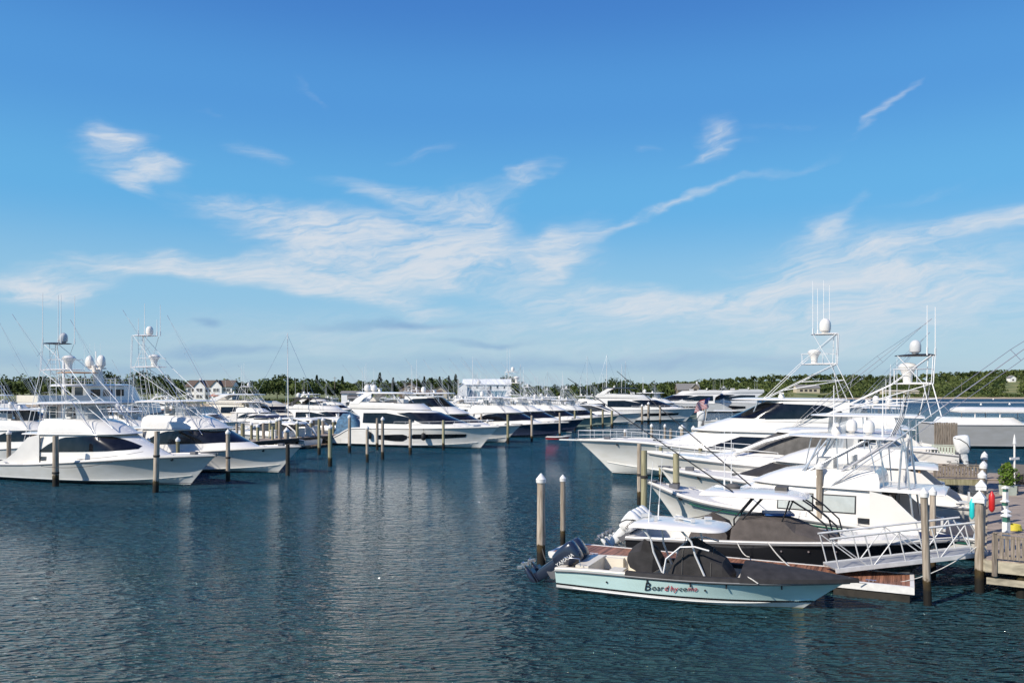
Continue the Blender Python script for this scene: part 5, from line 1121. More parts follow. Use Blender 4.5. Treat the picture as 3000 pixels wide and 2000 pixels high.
tag(pd, 'grey brown plank boardwalk of the right pier', 'pier deck')
mb = MB()
mb.beam(PP(-.95, .05, PZ-.25), PP(-.95, 9.6, PZ-.25), .12, .42); mb.beam(PP(-.95, .06, PZ-.25), PP(34, .06, PZ-.25), .12, .4)
for s in (0, 3, 6, 9, 12, 16, 20, 25, 30): mb.beam(PP(s, .1, PZ-.35), PP(s, 9.6, PZ-.35), .25, .3)
root = empty('pier_frame', PP(0, 0), 0, 'pale timber edge beams carrying the right pier deck', 'pier')
o = mb.build('edge_beam', BEAM, ang=0); o.parent = root; o.matrix_parent_inverse = Matrix.Translation(-PP(0, 0))
mb = MB(); mb.beam(PP(-1.0, .1, .55), PP(-1.0, 9.6, .55), .12, .22); o = mb.build('lower_beam', BEAM, ang=0); o.parent = root; o.matrix_parent_inverse = Matrix.Translation(-PP(0, 0))
k = 0
for s in (-.7, 3.2, 7.4, 12, 17, 23):
    for t in (1.2, 3.6, 6.2):
        mb = MB(); p = PP(s, t); mb.lathe([(.19, -1.2), (.18, PZ-.4)], (0, 0, 0), 10); o = mb.build('support_pile', PILEG, root, 40); o.location = p-PP(0, 0); k += 1
def railing(a, b, z0, h, lab, m=PLANKD, name='railing', topm=None, gap=.17, bw=.13):
    a = Vector(a); b = Vector(b); root = empty(name, a, 0, lab, 'railing'); v = b-a; v.z = 0; Ln = v.length; u = v.normalized(); v3 = lambda t, z: u*t+Vector((0, 0, z0+z))
    t = .05
    mb = MB()
    while t < Ln: mb.beam(v3(t, .12), v3(t, h-.1), bw, .03) if False else mb.box(v3(t, h/2), (bw, .03, h-.22), math.atan2(u.y, u.x)); t += gap
    mb.build('slats', m, root, 0)
    mb = MB(); mb.beam(v3(-.05, h), v3(Ln+.05, h), .17, .05); mb.build('handrail', topm or m, root, 0)
    mb = MB(); mb.beam(v3(0, .12), v3(Ln, .12), .05, .1); mb.build('lower_rail', m, root, 0)
    mb = MB(); mb.beam(v3(0, h-.14), v3(Ln, h-.14), .05, .1); mb.build('upper_rail', m, root, 0)
    for t in [Ln*i/max(1, int(Ln/2)) for i in range(max(1, int(Ln/2))+1)]:
        mb = MB(); mb.box(v3(t, h/2-.3), (.12, .12, h+.55)); mb.build('rail_post', m, root, 0)
    return root
railing(PP(-1.05, .35), PP(-1.05, 9.5), PZ, 1.0, 'weathered slatted railing across the near end of the right pier')
# crossing walkway to the left of the pier
C0 = WY(2738, 1400, 55); C1 = WY(2884, 1406, 54.2)
cv = Vector((C1.x-C0.x, C1.y-C0.y, 0)).normalized(); cn = Vector((-cv.y, cv.x, 0))
mb = MB(); k = 0
while k*.2 < 13: mb.box(Vector((C0.x, C0.y, 1.38))+cv*1.9+cn*(k*.2), (4.2, .185, .05), math.atan2(cv.y, cv.x)); k += 1
o = mb.build('walkway_deck', PLANK, ang=0); o['kind'] = 'structure'; tag(o, 'plank walkway crossing left from the pier under the bicycles', 'walkway')
mb = MB(); mb.beam(Vector((C0.x, C0.y-.02, 1.15)), Vector((C1.x, C1.y-.02, 1.15)), .1, .4); 
root = tag(mb.build('walkway_beam', PILEG, ang=0), 'green stained beam under the crossing walkway railing', 'beam')
railing((C0.x, C0.y, 0), (C1.x, C1.y, 0), 1.4, .95, 'brown slatted railing of the crossing walkway below the bicycles', gap=.2)
SAGE = mat('sage paint', (.46, .50, .42), .6, var=.1)
a = WY(2732, 1345, 67); b_ = WY(2806, 1345, 66); railing((a.x, a.y, 0), (b_.x, b_.y, 0), 1.55, 1.3, 'pale sage green slatted fence behind the bicycles', SAGE, 'garden_fence', gap=.22, bw=.15)
a = WY(2740, 1300, 72); b_ = WY(2802, 1300, 71)
root = empty('timber_screen', (a.x, a.y, 0), 0, 'tall grey timber screen behind the sage green fence', 'screen')
mb = MB()
for i in range(10): mb.box(((b_.x-a.x)*i/9, (b_.y-a.y)*i/9, 2.9), (.17, .05, 3.2+.04*(i % 3)))
mb.build('boards', PLANKD, root, 0); mb = MB(); mb.beam((0, .06, 2.2), (b_.x-a.x, b_.y-a.y+.06, 2.2), .06, .12); mb.build('crossbar', PLANKD, root, 0)
# raised deck further up the pier
mb = MB(); s = 26.5
while s < 34: mb.box(PP(s, 5.2, 2.02), (8.6, .19, .05), yawp-math.pi/2); s += .205
o = mb.build('raised_deck', mat('dark planks', (.20, .165, .12), .85, var=.3, scale=2, stretch=(.5, 7, 1), bump=.3), ang=0); o['kind'] = 'structure'
mb = MB(); mb.beam(PP(26.35, .9, 1.75), PP(26.35, 9.5, 1.75), .06, .45); tag(mb.build('deck_step', DARKW, ang=0), 'dark step face of the raised pier deck', 'step')
def bench(p, rz, lab):
    r_ = empty('bench', p, rz, lab, 'bench'); mb = MB()
    for i in range(4): mb.box((0, -.2+.13*i, .45), (2.4, .11, .04))
    mb.build('seat', PLANK, r_, 0)
    for x in (-1, 1): mb = MB(); mb.box((x, 0, .22), (.09, .42, .42)); mb.build('leg', PLANKD, r_, 0)
bench(PP(21.5, 2.6, PZ), yawp-math.pi/2, 'low plank bench across the pier below the raised deck')
# floating dock
fa = R(-26.3); FO = Vector((1.55, 34.1, 0)); Lf, Wf = 14.0, 2.35
root = empty('floating_dock', FO, fa, 'floating dock with red brown decking and white edges beside the aqua boat', 'dock')
mb = MB()
x = .12
while x < Lf-.1: mb.box((x+.05, Wf/2, .535), (.135, Wf-.3, .03)); x += .145
mb.build('decking', mat('red brown decking', (.30, .135, .08), .55, var=.45, scale=1.3, stretch=(7, .4, 1)), root, 0)
mb = MB(); mb.box((Lf/2, .07, .43), (Lf, .14, .26)); mb.box((Lf/2, Wf-.07, .43), (Lf, .14, .26)); mb.box((.07, Wf/2, .43), (.14, Wf-.29, .255)); mb.box((Lf-.07, Wf/2, .43), (.14, Wf-.29, .255)); mb.build('edge_frame', WHCAP, root, 0)
for i in range(5): mb = MB(); mb.box((1.4+i*2.8, Wf/2, .02), (2.5, Wf-.12, .56)); mb.build('float', DARKW if i else GRAYM, root, 0)
for x in (2, 6, 10, 12.6):
    mb = MB(); mb.tube([(x-.18, .25, .62), (x+.18, .25, .62)], .025, 5); mb.tube([(x-.07, .25, .53), (x-.07, .25, .62)], .02, 5); mb.tube([(x+.07, .25, .53), (x+.07, .25, .62)], .02, 5); mb.build('cleat', STEEL, root, 60)
# gangway
GA = Vector((12.0, 29.5, .78)); GB = Vector((17.75, 29.75, 1.36))
root = empty('gangway', GA, 0, 'white metal truss gangway from the floating dock up to the pier', 'gangway')
v = GB-GA; Wg = 1.15
def G_(t, y, z): return v*t+Vector((0, y, z))
mb = MB(); mb.beam(G_(0, Wg/2, .02), G_(1, Wg/2, .02), Wg, .05); mb.build('walkway_plate', mat('grey grating', (.42, .42, .41), .5, .4), root, 0)
for s_, y in ((0, 0), (1, Wg)):
    mb = MB(); mb.beam(G_(-.0, y, .0), G_(1, y, .0), .09, .16); mb.build('bottom_chord', PWHITE, root, 0)
    mb = MB(); mb.tube([G_(-.04, y, 1.2), G_(.93, y, 1.22)], .042, 8); mb.build('handrail', PWHITE, root, 60)
    ts = [0, .22, .44, .66, .88]
    for i, t in enumerate(ts):
        mb = MB(); mb.tube([G_(t+.02, y, .05), G_(t-.03, y, 1.2)], .026, 6); mb.build('post', PWHITE, root, 60)
        if i < 4: mb = MB(); mb.tube([G_(t-.02, y, 1.15) if i % 2 == 0 else G_(t+.03, y, .05), G_(t+.21, y, .05) if i % 2 == 0 else G_(t+.19, y, 1.15)], .022, 6); mb.build('brace', PWHITE, root, 60)
    mb = MB(); mb.tube([G_(.89, y, 1.15), G_(1.0, y, .05)], .03, 6); mb.build('brace', PWHITE, root, 60)
# pier furniture
def pedestal(p, lab, h=1.0):
    r_ = empty('power_pedestal', p, .4, lab, 'power pedestal', 'white power pedestals on the pier')
    mb = MB(); mb.box((0, 0, h*.4), (.2, .2, h*.8)); mb.build('post', WHCAP, r_, 0); mb = MB(); mb.box((0, 0, h*.88), (.18, .18, h*.16)); mb.build('lamp_glass', mat('green lens', (.05, .16, .12), .2), r_, 0)
    mb = MB(); mb.lathe([(.19, 0), (.2, .04), (.03, .16)], (0, 0, h*.96), 4); mb.build('cap', WHCAP, r_, 0)
pedestal(PP(1.6, .75, PZ), 'white power pedestal nearest the gangway', 1.3); pedestal(PP(8.6, .8, PZ), 'white power pedestal beside the red fender'); pedestal(PP(14.5, .9, PZ), 'white power pedestal below the potted shrub'); pedestal(PP(5.0, .8, PZ), 'white power pedestal with yellow hose')
def fender(p, m, lab, r=.14, h=.8):
    mb = MB(); mb.lathe([(.03, h/2+.1), (r*.6, h/2), (r, h*.38), (r, -h*.38), (r*.6, -h/2), (.03, -h/2-.05)], p, 12); return tag(mb.build('boat_fender', m, None, 50), lab, 'fender')
fender(PP(7.7, .28, 2.35), REDP, 'red fender hanging on the pier pile', .13, .8); fender(PP(7.4, -.5, 2.0), mat('turquoise plastic', (.02, .55, .55), .4), 'turquoise float leaning on the pier pile', .11, .8)
mb = MB()
for k in range(5): mb.tube([(.32*math.cos(a)*(1-.06*k), .3*math.sin(a), .05*k) for a in [2*math.pi*i/14 for i in range(15)]], .03, 5, cap=False)
o = mb.build('hose_coil', mat('yellow hose', (.65, .55, .06), .5), None, 60); o.location = PP(6.6, 1.1, PZ+.03); tag(o, 'coiled yellow hose on the pier planks', 'hose')
def bicycle(p, rz, lab):
    r_ = empty('bicycle', p, rz, lab, 'bicycle', 'bicycles on the crossing walkway')
    for x in (-.52, .52):
        mb = MB(); mb.tube([(x+.33*math.cos(a), 0, .35+.33*math.sin(a)) for a in [2*math.pi*i/20 for i in range(21)]], .028, 5, cap=False)
        w_ = mb.build('wheel', RUBBER, r_, 60)
        mb = MB()
        for i in range(6): a = math.pi*i/6; mb.tube([(x-.32*math.cos(a), 0, .35-.32*math.sin(a)), (x+.32*math.cos(a), 0, .35+.32*math.sin(a))], .006, 3)
        mb.build('spokes', STEEL, w_, 0)
    mb = MB(); A, B_, C_, D_ = (-.52, 0, .35), (-.08, 0, .32), (-.2, 0, .82), (.38, 0, .84); mb.tube([A, B_, D_], .02); mb.tube([A, C_, B_], .018); mb.tube([C_, D_, (.52, 0, .35)], .02); mb.build('frame', BLACKP, r_, 60)
    mb = MB(); mb.box((-.22, 0, .92), (.26, .13, .06)); mb.build('saddle', RUBBER, r_); mb = MB(); mb.tube([(.36, 0, .84), (.33, 0, 1.0)], .016); mb.tube([(.25, -.28, 1.02), (.34, 0, 1.0), (.25, .28, 1.02)], .016); mb.build('handlebar', BLACKP, r_, 60)
a = Vector((C0.x, C0.y, 1.41))
bicycle(a+cv*1.7+cn*2.4, math.atan2(cv.y, cv.x), 'black bicycle on the crossing walkway, left of the two'); bicycle(a+cv*3.0+cn*2.8, math.atan2(cv.y, cv.x)+.15, 'black bicycle on the crossing walkway, right of the two')
root = empty('garden_chair', PP(24, 2.3, PZ), 1.0, 'white chair beside the potted shrub on the pier', 'chair')
mb = MB(); mb.box((0, 0, .42), (.5, .5, .05)); mb.build('seat', WHCAP, root); mb = MB(); mb.box((0, .25, .72), (.5, .05, .6)); mb.build('backrest', WHCAP, root)
for x in (-.22, .22):
    for y in (-.22, .22): mb = MB(); mb.box((x, y, .2), (.05, .05, .42)); mb.build('leg', WHCAP, root)
root = empty('dock_lamp', PP(23.5, 1.5, PZ), .3, 'white dock post with cross arm beside the potted shrub', 'lamp post')
tube(root, 'pole', [[(0, 0, 0), (0, 0, 2.9)]], .06, WHCAP); mb = MB(); mb.box((0, 0, 1.9), (.7, .1, .14)); mb.build('cross_arm', WHCAP, root); mb = MB(); mb.lathe([(.1, 0), (.07, .3), (.02, .6)], (0, 0, 2.8), 8); mb.build('finial', WHCAP, root)
# plywood board leaning behind the tall pile
p = WY(2434, 1406, 47); mb = MB(); mb.box((0, 0, 0), (.48, .03, 1.02)); o = mb.build('plywood_board', mat('plywood', (.55, .29, .10), .7, var=.35, scale=5, stretch=(2, 1, .4)), None, 0, p, R(-30)); tag(o, 'orange brown plywood board set in front of the white cabin', 'board')
# mooring lines
def line(a, b, sag=.4, r=.018, m=ROPE, lab='white mooring line from the pier to a stern', name='mooring_line', grp=None):
    a, b = Vector(a), Vector(b); o0 = a.copy(); mb = MB()
    mb.tube([(a-o0).lerp(b-o0, i/10)-Vector((0, 0, sag*4*(i/10)*(1-i/10))) for i in range(11)], r, 5)
    o = mb.build(name, m, None, 60); o.location = o0; tag(o, lab, 'rope', grp); return o
gl_ = 'mooring lines around the right dock'
V0 = Vector(rV.location)
line(PP(3, -.2, 1.9), V0+Vector((.2, -1.6, 1.3)), .3, lab='light line from the third pier pile to the green striped stern', grp=gl_)
line(PP(5.4, -.2, 2.0), V0+Vector((.6, 1.4, 1.3)), .35, lab='light line from the fourth pier pile to the green striped stern', grp=gl_)
line(PP(-.4, -.3, 1.8), V0+Vector((-.3, -2.0, 1.25)), .4, .02, lab='light line from the corner pile to the green striped stern', grp=gl_)
line(PP(9.5, -.2, 2.2), PP(9.5, -4.5, 1.4), .3, lab='line from the pier over dark water below the walkway', grp=gl_)
line(W(1887, 1562)+Vector((0, 0, 1.35)), WY(2120, 1490, 38), .5, .02, ROPED, 'dark line from the twin piles across the water to the right', grp=gl_)
line(WY(1600, 1642, 33.5), W(1585, 1652)+Vector((0, 0, .9)), .1, .03, ROPED, 'dark line tying the floating dock to its end pile', grp=gl_)
line(rA2.matrix_basis @ Vector((8.4, -.2, 1.3)), WY(2250, 1588, 32.2), .12, .022, lab='light rope from the black gunwale down to the aqua bow cover', grp=gl_)
line(WY(2160, 1588, 32.6), WY(2195, 1630, 31.4), .15, .02, lab='looped rope on the side of the black hull', grp=gl_)
line(WY(2510, 1705, 28.5), PP(-.7, -.2, 1.7), .5, .018, lab='long rope lying over the float to the pier corner', grp=gl_)
line(WY(120, 1365, 60), WY(330, 1352, 59.5), .25, .02, ROPED, 'dark line along the hull of the nearest left yacht', grp='lines at the left yachts'); line(WY(225, 1345, 60), WY(420, 1322, 60), .1, .015, ROPED, 'thin line over the foredeck side of the nearest left yacht', grp='lines at the left yachts')
# left dock
LA, LB = Vector(((610-1500)/F*87.5, 87.5, 0)), Vector(((1005-1500)/F*109, 109, 0))
u = (LB-LA).normalized(); nrm = Vector((-u.y, u.x, 0)); Ld = (LB-LA).length
root = empty('timber_dock', LA, 0, 'timber dock behind the bows of the left yachts', 'dock')
mb = MB(); t = 0
while t < Ld: mb.box(u*t+nrm*1.6+Vector((0, 0, 1.32)), (.28, 3.4, .08), math.atan2(u.y, u.x)); t += .3
mb.build('deck_planks', PLANK, root, 0)
for q in (-.12, 3.3):
    mb = MB(); mb.beam(nrm*q+Vector((0, 0, 1.08)), u*Ld+nrm*q+Vector((0, 0, 1.08)), .12, .42); mb.build('edge_beam', DARKW, root, 0)
t = 2
while t < Ld:
    mb = MB(); mb.lathe([(.2, -1), (.19, 1.2)], (0, 0, 0), 8); o = mb.build('support_post', DARKW, root, 40, u*t+nrm*.3); t += 2.6
for (px, lab) in ((800, 'white dock box on the left dock by the slim brown pile'), (885, 'tall white service cabinet on the left dock'), (905, 'white service cabinet next to the tall one')):
    Y = lerp(87.5, 109, (px-610)/395)+1.8; mb = MB(); mb.box((0, 0, .5), (.7, .6, 1.0), taper=.95); mb.box((0, 0, 1.03), (.78, .68, .08)); o = mb.build('service_box', WHCAP, None, 0, ((px-1500)/F*Y, Y, 1.36)); tag(o, lab, 'service box', 'service boxes on the left dock')
# floating boom and buoys off the right shore
mb = MB(); mb.tube([((2600-1500)/F*455, 455, .1), ((3150-1500)/F*440, 440, .1)], .22, 6); tag(mb.build('floating_boom', WHCAP, None, 60), 'thin white floating boom across the far water at the right', 'boom')
for px, py in ((2874, 1186), (2958, 1185), (2910, 1170)):
    mb = MB(); mb.lathe([(.1, -.3), (.5, 0), (.5, .4), (.1, .9)], (0, 0, 0), 10); o = mb.build('mooring_buoy', WHCAP, None, 50, W(px, py)); tag(o, {2874: 'small white buoy below the boom, left one', 2958: 'small white buoy below the boom, right one', 2910: 'small white buoy beyond the boom near the beach'}[px], 'buoy', 'white buoys off the right shore')
# flag
root = empty('flag', WY(2066, 1192, 120), R(10), 'red and white striped flag on a slanted staff behind the long bow rail', 'flag')
tube(root, 'staff', [[(0, 0, -2.2), (.6, 0, 1.0)]], .035, ALUW)
fm = bpy.data.materials.new('flag stripes'); fm.use_nodes = True; nt = fm.node_tree; b = nt.nodes['Principled BSDF']; L = nt.links.new
tcn = nt.nodes.new('ShaderNodeTexCoord'); sxn = nt.nodes.new('ShaderNodeSeparateXYZ'); L(tcn.outputs['UV'], sxn.inputs[0])
def mth(op, a, bb=None):
    n = nt.nodes.new('ShaderNodeMath'); n.operation = op
    for i, q in enumerate((a, bb)):
        if q is None: continue
        if isinstance(q, (int, float)): n.inputs[i].default_value = q
        else: L(q, n.inputs[i])
    return n.outputs[0]
st_ = mth('LESS_THAN', mth('MODULO', mth('MULTIPLY', sxn.outputs[1], 13), 2), 1)
can = mth('MULTIPLY', mth('LESS_THAN', sxn.outputs[0], .4), mth('GREATER_THAN', sxn.outputs[1], .46))
m1 = nt.nodes.new('ShaderNodeMix'); m1.data_type = 'RGBA'; L(st_, m1.inputs[0]); m1.inputs[6].default_value = (.7, .68, .66, 1); m1.inputs[7].default_value = (.45, .02, .03, 1)
m2 = nt.nodes.new('ShaderNodeMix'); m2.data_type = 'RGBA'; L(can, m2.inputs[0]); L(m1.outputs[2], m2.inputs[6]); m2.inputs[7].default_value = (.02, .03, .15, 1); L(m2.outputs[2], b.inputs['Base Color'])
me = bpy.data.meshes.new('cloth'); vs_f, fs_f, uv = [], [], []
for j in range(9):
    for i in range(13): x = -1.4*i/12; vs_f.append((x+.5-.25*j/8*.6, .12*math.sin(i*.9+j*.4), .9-.95*j/8-.5*(i/12)**1.3)); uv.append((i/12, 1-j/8))
for j in range(8):
    for i in range(12): fs_f.append((j*13+i, j*13+i+1, (j+1)*13+i+1, (j+1)*13+i))
me.from_pydata(vs_f, [], fs_f); ul = me.uv_layers.new()
for l in me.loops: ul.data[l.index].uv = uv[l.vertex_index]
me.materials.append(fm); me.shade_smooth(); o = bpy.data.objects.new('cloth', me); col.objects.link(o); o.parent = root; o.scale = (1.6,)*3
# ---------------------------------------------------------------- land, woods, houses
SH = [(-600, 300), (0, 335), (600, 345), (1300, 380), (1700, 430), (2100, 520), (2500, 600), (2700, 625), (3200, 632), (3900, 640)]
def ysh(px): return spl(SH, px)
HILL = [(-600, 0), (1500, 0), (1900, 2), (2150, 8), (2400, 11), (2700, 13), (2960, 20), (3300, 18), (3900, 10)]
def ground(X, Y):
    px = 1500+X/Y*F; s = Y-ysh(px)
    z = -1.5+max(0, s+8)*.16 if s < 8 else 1.06+min(1.4, (s-8)*.02)
    z += spl(HILL, px)*max(0, min(1, (s-60)/230))**1.2
    return z+.5*noise.noise(Vector((X*.02, Y*.02, 0)))*min(1, max(0, s/40))
gmat = bpy.data.materials.new('shore ground'); gmat.use_nodes = True; nt = gmat.node_tree; b = nt.nodes['Principled BSDF']; b.inputs['Roughness'].default_value = .95; L = nt.links.new
tcn = nt.nodes.new('ShaderNodeTexCoord'); sxn = nt.nodes.new('ShaderNodeSeparateXYZ'); L(tcn.outputs['Object'], sxn.inputs[0])
n = nt.nodes.new('ShaderNodeTexNoise'); n.inputs['Scale'].default_value = .05; n.inputs['Detail'].default_value = 6; L(tcn.outputs['Object'], n.inputs['Vector'])
r = nt.nodes.new('ShaderNodeValToRGB'); e = r.color_ramp.elements; e[0].position = .35; e[0].color = (.075, .115, .028, 1); e[1].position = .62; e[1].color = (.25, .24, .09, 1); L(n.outputs['Fac'], r.inputs[0])
mr = nt.nodes.new('ShaderNodeMapRange'); mr.inputs[1].default_value = .75; mr.inputs[2].default_value = 1.5; L(sxn.outputs[2], mr.inputs[0])
mx = nt.nodes.new('ShaderNodeMix'); mx.data_type = 'RGBA'; L(mr.outputs[0], mx.inputs[0]); mx.inputs[6].default_value = (.46, .36, .24, 1); L(r.outputs[0], mx.inputs[7]); L(mx.outputs[2], b.inputs['Base Color'])
mb = MB(); rows = []
for i in range(90):
    px = -600+4500*i/89; u = (px-1500)/F; y0_ = ysh(px)
    rows.append([Vector((u*(y0_+q), y0_+q, ground(u*(y0_+q), y0_+q))) for q in (-8, -3, 0, 4, 8, 14, 25, 40, 60, 90, 120, 160, 200, 250, 300, 400, 700, 1500, 3500)])
mb.grid(rows); o = struct('land', mb, gmat, 60); o['label'] = 'low green shore and hill beyond the harbour'
BUILT = [(535, 695, 398), (995, 1090, 352), (1150, 1320, 440), (1335, 1505, 352), (1970, 2075, 545), (2310, 2430, 690), (2580, 2710, 690), (2945, 2990, 850)]
def blocked(px, Y): return any(a-4 < px < b+4 and Y < q+13 for a, b, q in BUILT)
def leafmat(name, a, b_, scale=.35):
    m = bpy.data.materials.new(name); m.use_nodes = True; nt = m.node_tree; b = nt.nodes['Principled BSDF']; b.inputs['Roughness'].default_value = .8; b.inputs['Specular IOR Level'].default_value = .2
    tc_ = nt.nodes.new('ShaderNodeTexCoord'); n = nt.nodes.new('ShaderNodeTexNoise'); n.inputs['Scale'].default_value = scale; n.inputs['Detail'].default_value = 5; n.inputs['Roughness'].default_value = .7
    nt.links.new(tc_.outputs['Object'], n.inputs['Vector']); r = nt.nodes.new('ShaderNodeValToRGB'); e = r.color_ramp.elements
    e[0].position = .41; e[0].color = (*a, 1); e[1].position = .60; e[1].color = (*b_, 1); nt.links.new(n.outputs['Fac'], r.inputs[0]); nt.links.new(r.outputs[0], b.inputs['Base Color']); return m
LEAF = leafmat('broadleaf', (.020, .036, .010), (.095, .125, .032), .10); LEAFH = leafmat('hill scrub', (.026, .046, .012), (.115, .14, .04), .05); PINE = leafmat('conifer needles', (.010, .024, .012), (.028, .05, .02), .6); SHRUB = leafmat('shrub leaves', (.05, .10, .012), (.14, .22, .03), 6)
rr = random.Random(11)
def clump(vs, fs, c, s):
    """one ragged leaf clump: a bent quad with random tilt"""
    n = Vector((rr.gauss(0, 1), rr.gauss(0, 1)-.3, rr.gauss(0, .8)+.8)).normalized(); a = n.orthogonal().normalized(); a = Matrix.Rotation(rr.uniform(0, 6.28), 3, n) @ a; b_ = n.cross(a)
    k = len(vs); s1, s2 = s*rr.uniform(.6, 1.1), s*rr.uniform(.5, .9)
    vs += [tuple(c-a*s1), tuple(c-b_*s2+n*s*.2), tuple(c+a*s1), tuple(c+b_*s2-n*s*.15)]; fs.append((k, k+1, k+2, k+3))
def crown(vs, fs, c, r, h, nq, s):
    """broad crown: lobes of clumps"""
    lobes = [(Vector((rr.gauss(0, .42)*r, rr.gauss(0, .42)*r, rr.uniform(-.3, .42)*h)), rr.uniform(.4, .65)) for _ in range(6)]
    for q in range(nq):
        o_, f = lobes[q % 6]; d_ = Vector((rr.gauss(0, 1), rr.gauss(0, 1), rr.gauss(0, 1))).normalized()
        if d_.z < -.5: d_.z *= -.6
        clump(vs, fs, c+o_+Vector((d_.x*r*f, d_.y*r*f, d_.z*h*.5*f*1.3))*rr.uniform(.75, 1.08), s)
SKY = [(-200, 1098), (30, 1102), (80, 1100), (250, 1104), (310, 1098), (345, 1096), (370, 1108), (420, 1098), (470, 1100), (520, 1113), (600, 1116), (690, 1112), (750, 1116), (790, 1104), (820, 1101), (860, 1108), (950, 1109), (1030, 1116), (1100, 1114), (1180, 1110), (1230, 1107), (1300, 1110), (1345, 1118), (1460, 1122), (1478, 1108), (1500, 1110), (1520, 1122), (1560, 1128), (1640, 1128), (1700, 1124), (1760, 1118), (1790, 1112), (1840, 1120), (1900, 1123), (1990, 1121), (2080, 1114), (2140, 1110), (2230, 1103), (2330, 1100), (2450, 1097), (2550, 1101), (2660, 1098), (2760, 1094), (2860, 1090), (2950, 1085), (3050, 1086), (3300, 1090)]
vs1, fs1, vs2, fs2 = [], [], [], []
px = -180
while px < 2150:                       # belt of broadleaf woods behind the shore
    yt = spl(SKY, px)+rr.uniform(-2, 4); 
    for layer, (dd, dy) in enumerate(((38, 14), (62, 7), (95, 0))):
        Y = ysh(px)+dd+rr.uniform(-8, 8); Y = Y if not blocked(px, Y) else Y+60+layer*14; X = (px+rr.uniform(-6, 6)-1500)/F*Y; zt = HC+(HY-(yt+dy))/F*Y
        g = ground(X, Y); h = max(3.5, zt-g); crown(vs1, fs1, Vector((X, Y, g+h*.58)), rr.uniform(3.2, 5.0), h*.62, 85, .85)
    px += rr.uniform(9, 15)
for k in range(2300):                  # wooded hill on the right
    px = rr.uniform(1880, 3300); s = rr.uniform(28, 330)**1.0; y0_ = ysh(px)
    if s < 75 and rr.random() < .55: continue
    Y = y0_+s
    if blocked(px, Y): continue
    X = (px-1500)/F*Y; g = ground(X, Y); h = rr.uniform(3, 5.5)*(1 if s > 80 else .6)
    zs = HC+(HY-spl(SKY, px))/F*Y
    h = min(h, max(1.5, zs-g)); crown(vs2, fs2, Vector((X, Y, g+h*.5)), rr.uniform(2.8, 5.0), h*.9, 34, 1.15)
px = 1880
while px < 3320:                       # ridge line
    yt = spl(SKY, px)+rr.uniform(-2.5, 2.5); Y = ysh(px)+rr.uniform(280, 300); X = (px-1500)/F*Y; g = ground(X, Y); zt = HC+(HY-yt)/F*Y; h = max(4, zt-g)
    crown(vs2, fs2, Vector((X, Y, zt-h*.35)), rr.uniform(4, 6), h*.65, 90, 1.2); px += rr.uniform(8, 14)
def stuff(name, vs, fs, m, lab):
    me = bpy.data.meshes.new(name); me.from_pydata(vs, [], fs); me.materials.append(m); o = bpy.data.objects.new(name, me); col.objects.link(o); return tag(o, lab, 'woodland', None, 'stuff')
stuff('woodland', vs1, fs1, LEAF, 'belt of green broadleaf woods along the far shore'); stuff('hillside_scrub', vs2, fs2, LEAFH, 'scrubby green woods covering the hill at the right')
vs3, fs3 = [], []
for k in range(520):
    px = rr.uniform(2400, 3250); s = rr.uniform(9, 60); Y = ysh(px)+s; X = (px-1500)/F*Y; crown(vs3, fs3, Vector((X, Y, ground(X, Y)+.5)), rr.uniform(1.5, 3.5), rr.uniform(1.0, 2.2), 18, .8)
for k in range(300):
    px = rr.uniform(300, 1350); s = rr.uniform(6, 30); Y = ysh(px)+s
    if blocked(px, Y): continue
    X = (px-1500)/F*Y; crown(vs3, fs3, Vector((X, Y, ground(X, Y)+.5)), rr.uniform(1., 2.2), rr.uniform(1.0, 2.2), 14, .6)
stuff('shore_bushes', vs3, fs3, LEAFH, 'low bushes and marsh plants just above the beach')['category'] = 'bushes'
def tree(px, yt, Y, r, lab, conif=False, grp=None):
    X = (px-1500)/F*Y; g = ground(X, Y); zt = HC+(HY-yt)/F*Y; h = zt-g; root = empty('spruce_tree' if conif else 'oak_tree', (X, Y, g), 0, lab, 'tree', grp)
    mb = MB(); mb.tube([(0, 0, -.3), (0, 0, h*(.9 if conif else .5))], .3, 8, .06)
    if not conif:
        for a in (0, 2, 4): mb.tube([(0, 0, h*.35), (math.cos(a)*r*.5, math.sin(a)*r*.5, h*.65)], .16, 5, .05)
    mb.build('trunk', DARKW, root, 60); vs, fs = [], []
    if conif:
        for q in range(420):
            t = rr.random()**.75; tier = (math.sin(t*h*2.6)*.18+.9); R_ = r*(1-t)**.85*tier*rr.uniform(.35, 1.05)+.1; a = rr.uniform(0, 6.28); clump(vs, fs, Vector((R_*math.cos(a), R_*math.sin(a), h*(.1+.9*t)-R_*.22)), .55)
    else: crown(vs, fs, Vector((0, 0, h*.62)), r, h*.66, 700, .6)
    me = bpy.data.meshes.new('crown'); me.from_pydata(vs, [], fs); me.materials.append(PINE if conif else LEAF); o = bpy.data.objects.new('crown', me); col.objects.link(o); o.parent = root
gt = 'dark spruces along the far shore'
for a in ((928, 1099, 425, 2.6, 'dark spruce above the left shore woods, left of the shed'), (1003, 1102, 425, 2.7, 'dark spruce standing above the small shed'), (1113, 1092, 425, 3.4, 'broad dark spruce behind the flybridge domes'), (1152, 1106, 430, 2.2, 'small spruce left of the brown gabled house'), (1243, 1103, 430, 1.9, 'slim spruce right of the brown gabled house, first'), (1265, 1106, 430, 1.8, 'slim spruce right of the brown gabled house, second'), (1288, 1103, 430, 2.4, 'spruce behind the cream gabled cottage'), (1315, 1101, 430, 2.4, 'second tallest spruce left of the boathouse'), (1335, 1096, 428, 3.4, 'tallest broad spruce hard left of the boathouse')):
    tree(*a, True, gt)
